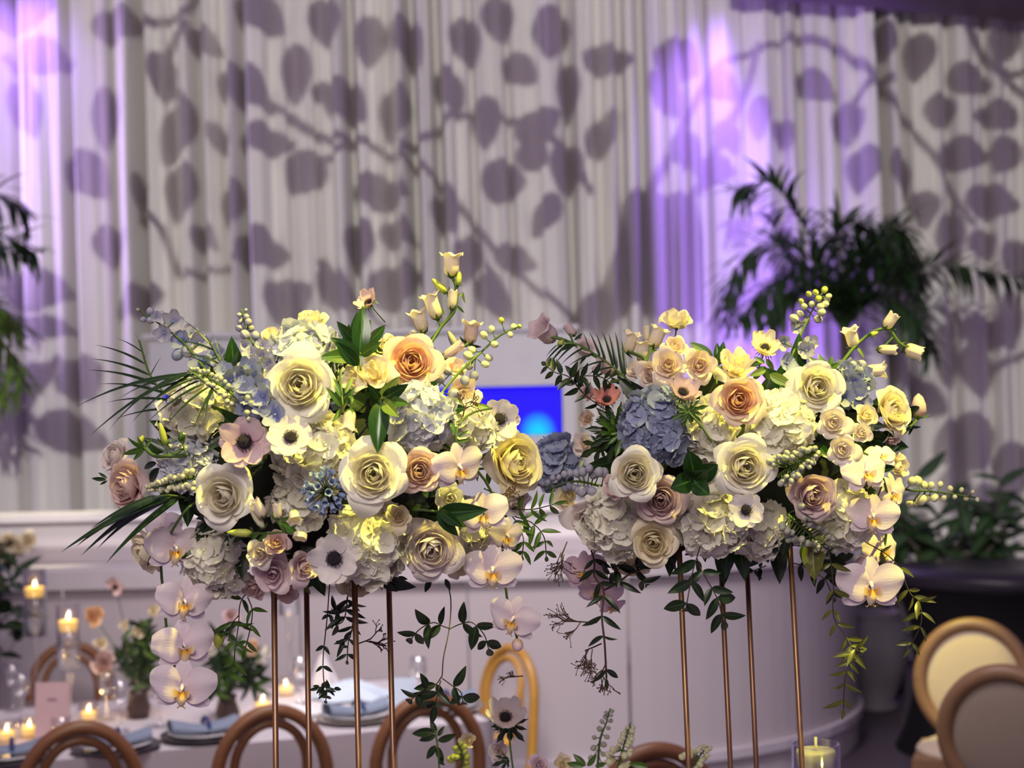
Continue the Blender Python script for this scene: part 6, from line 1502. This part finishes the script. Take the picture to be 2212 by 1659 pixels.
# dark lower plant at the right
lp = root('leafy_floor_plant', G(2060, 9.9), 'dark leafy plant low at the right above the black table', 'plant'); li = lp.matrix_basis.inverted()
O('pot', MB().lathe([(0.001, 0), (0.2, 0), (0.24, 0.5), (0.2, 0.5), (0.001, 0.45)], 24).mesh('plant_pot', M_black), lp)
rg = random.Random(77)
base = G(2060, 9.9) + Vector((0, 0, 0.5)); stemm = MB()
for k in range(34):
    x = 2040 + rg.uniform(-140, 170); y = 1130 + rg.uniform(-90, 110); e = P(x, y, 9.9 + rg.uniform(-.3, .3))
    stemm.tube([li @ base, li @ (base.lerp(e, 0.6) + Vector((0, 0, 0.1))), li @ e], 0.008, 5)
    for j in range(5):
        d = Vector((rg.uniform(-1, 1), rg.uniform(-1, 0.4), rg.uniform(-.5, .9)))
        leaf_at(lp, base.lerp(e, rg.uniform(0.75, 1.0)) + Vector((0, 0, 0.03)), d, rg.uniform(0.16, 0.26), LEAF, LPB, up=(0, -0.4, 1), inv=li)
x0 = P(1975, 1040, 9.9); leaf_at(lp, x0, P(2040, 985, 9.9) - x0, 0.3, LEAFN, LPB, inv=li)
O('stems', stemm.mesh('plant_stems', M_stemd), lp)
# left: palm fronds entering the frame
lpx = G(-160, 9.2)
pl = root('potted_palm', lpx, 'palm at the left edge with dark fronds and bright green lower leaves', 'palm'); pi_ = pl.matrix_basis.inverted()
O('pot', MB().lathe([(0.001, 0), (0.15, 0), (0.19, 0.35), (0.2, 0.4), (0.17, 0.4), (0.001, 0.33)], 24).mesh('palm_pot', M_black), pl)
lc = P(-170, 640, 9.2)
O('trunk', MB().tube([pi_ @ lpx, pi_ @ lc], [0.06, 0.03], 10).mesh('palm_trunk', M_trunk), pl)
for i, (pts, mt) in enumerate([([(-170, 640), (-130, 520), (-60, 490), (20, 515), (75, 545)], LPB), ([(-170, 640), (-150, 480), (-80, 410), (0, 420), (60, 470)], LPB), ([(-170, 640), (-120, 560), (-50, 530), (40, 540)], LPB), ([(-170, 680), (-110, 660), (-30, 690), (20, 760), (50, 830)], LPL), ([(-170, 680), (-130, 700), (-60, 740), (-10, 800), (5, 850)], LPL), ([(-170, 680), (-100, 640), (-20, 655), (40, 700)], LPL)]):
    bg_frond(pl, pi_, [P(x, y, 9.2 + 0.05 * i) for x, y in pts], 30, 0.28, 0.030, mt, 0.35, 300 + i)
# flowers in a dark vase standing on the bar at the left edge
vb = P(8, 1215, 8.15); vz = 1.226
vr = root('bar_vase', Vector((vb.x, 8.12, vz)), 'dark foliage vase on the bar at the left edge', 'vase'); vi = vr.matrix_basis.inverted()
O('vase_body', MB().lathe([(0.001, 0), (0.05, 0), (0.07, 0.06), (0.045, 0.1), (0.04, 0.1), (0.001, 0.07)], 20).mesh('bar_vase_body', M_black), vr)
for k in range(26):
    leaf_at(vr, vr.location + Vector((0, 0, 0.09)), (rg.uniform(-1, 1), rg.uniform(-1, .3), rg.uniform(-.5, .9)), rg.uniform(0.1, 0.18), LEAF, LPB, up=(0, -.5, 1), inv=vi)
for k, (x, y, lb) in enumerate(((20, 1170, 'nearest the left edge'), (45, 1182, 'second from the left edge'), (8, 1195, 'lowest at the left edge'), (62, 1168, 'third from the left edge'))):
    ax = axis(0.1, 0.4); s = 44 * 8.25 / FPX; c = P(x, y, 8.08)
    r = root('spray_rose', TRS(c, frame(ax, CU, k), s), f'yellow-white bloom on the bar, {lb}', 'rose', 'blooms of the bar vase')
    for n, me in SPRAYS[k % 2]: O(n, withmat(me, PC), r)
    O('stem', withmat(STEM1, M_stem), r)
# tall dark plant pot behind the candles at the far left
fp = G(-5, 7.6); fr_ = root('dark_floor_plant', fp, 'dark bushy plant at the left edge behind the tallest candle', 'plant'); fi = fr_.matrix_basis.inverted()
O('pot', MB().lathe([(0.001, 0), (0.16, 0), (0.18, 0.5), (0.15, 0.5), (0.001, 0.46)], 20).mesh('plant_pot', M_black), fr_)
for k in range(60):
    e = P(rg.uniform(-70, 42), rg.uniform(1235, 1420), 7.6 + rg.uniform(-.1, .1))
    leaf_at(fr_, e, (rg.uniform(-1, 1), rg.uniform(-1, .2), rg.uniform(-.3, 1)), rg.uniform(0.12, 0.2), LEAF, LPB, up=(0, -.5, 1), inv=fi)
O('stem', MB().tube([fi @ fp + Vector((0, 0, .45)), fi @ P(-10, 1260, 7.6)], 0.015, 6).mesh('plant_stem', M_stemd), fr_)
# black clothed cocktail table at the right
M_blackcloth = plain('black_spandex', srgb(14, 13, 18), 0.6, c2=srgb(10, 10, 14)); M_btop = plain('black_table_top', srgb(44, 38, 50), 0.35)
cp = G(2175, 9.0); ct = root('cocktail_table', cp, 'round black clothed cocktail table at the right', 'table')
O('stretch_cloth', MB().lathe([(0.62, 0.0), (0.56, 0.12), (0.50, 0.35), (0.52, 0.7), (0.60, 0.93), (0.62, 0.95), (0.001, 0.95)], 48).mesh('stretch_cloth', M_blackcloth), ct)
O('table_top', MB().lathe([(0.001, 0.952), (0.63, 0.952), (0.635, 0.965), (0.635, 1.01), (0.63, 1.02), (0.001, 1.02)], 48).mesh('cocktail_top', M_btop), ct)
# low dark shelf with pale posts behind the urn
sp = G(1872, 11.3); sh = root('shelf_rack', sp, 'dark low shelf with three pale bottles-like posts behind the urn', 'shelf')
sh['label'] = 'dark low shelf with three pale posts behind the urn'
O('back_board', MB().box((0, 0.06, 0.42), (0.40, 0.02, 0.84)).mesh('shelf_back', M_blackcloth, smooth=False), sh)
O('shelf_board', MB().box((0, -0.02, 0.665), (0.40, 0.16, 0.03)).mesh('shelf_board', M_urn, smooth=False), sh)
for xx in (-0.085, 0.02, 0.10): O('post', MB().lathe([(0.001, 0.68), (0.028, 0.68), (0.03, 0.76), (0.015, 0.82), (0.015, 0.86), (0.001, 0.86)], 14, M=Matrix.Translation((xx, -0.03, 0))).mesh('shelf_post', M_urn), sh)
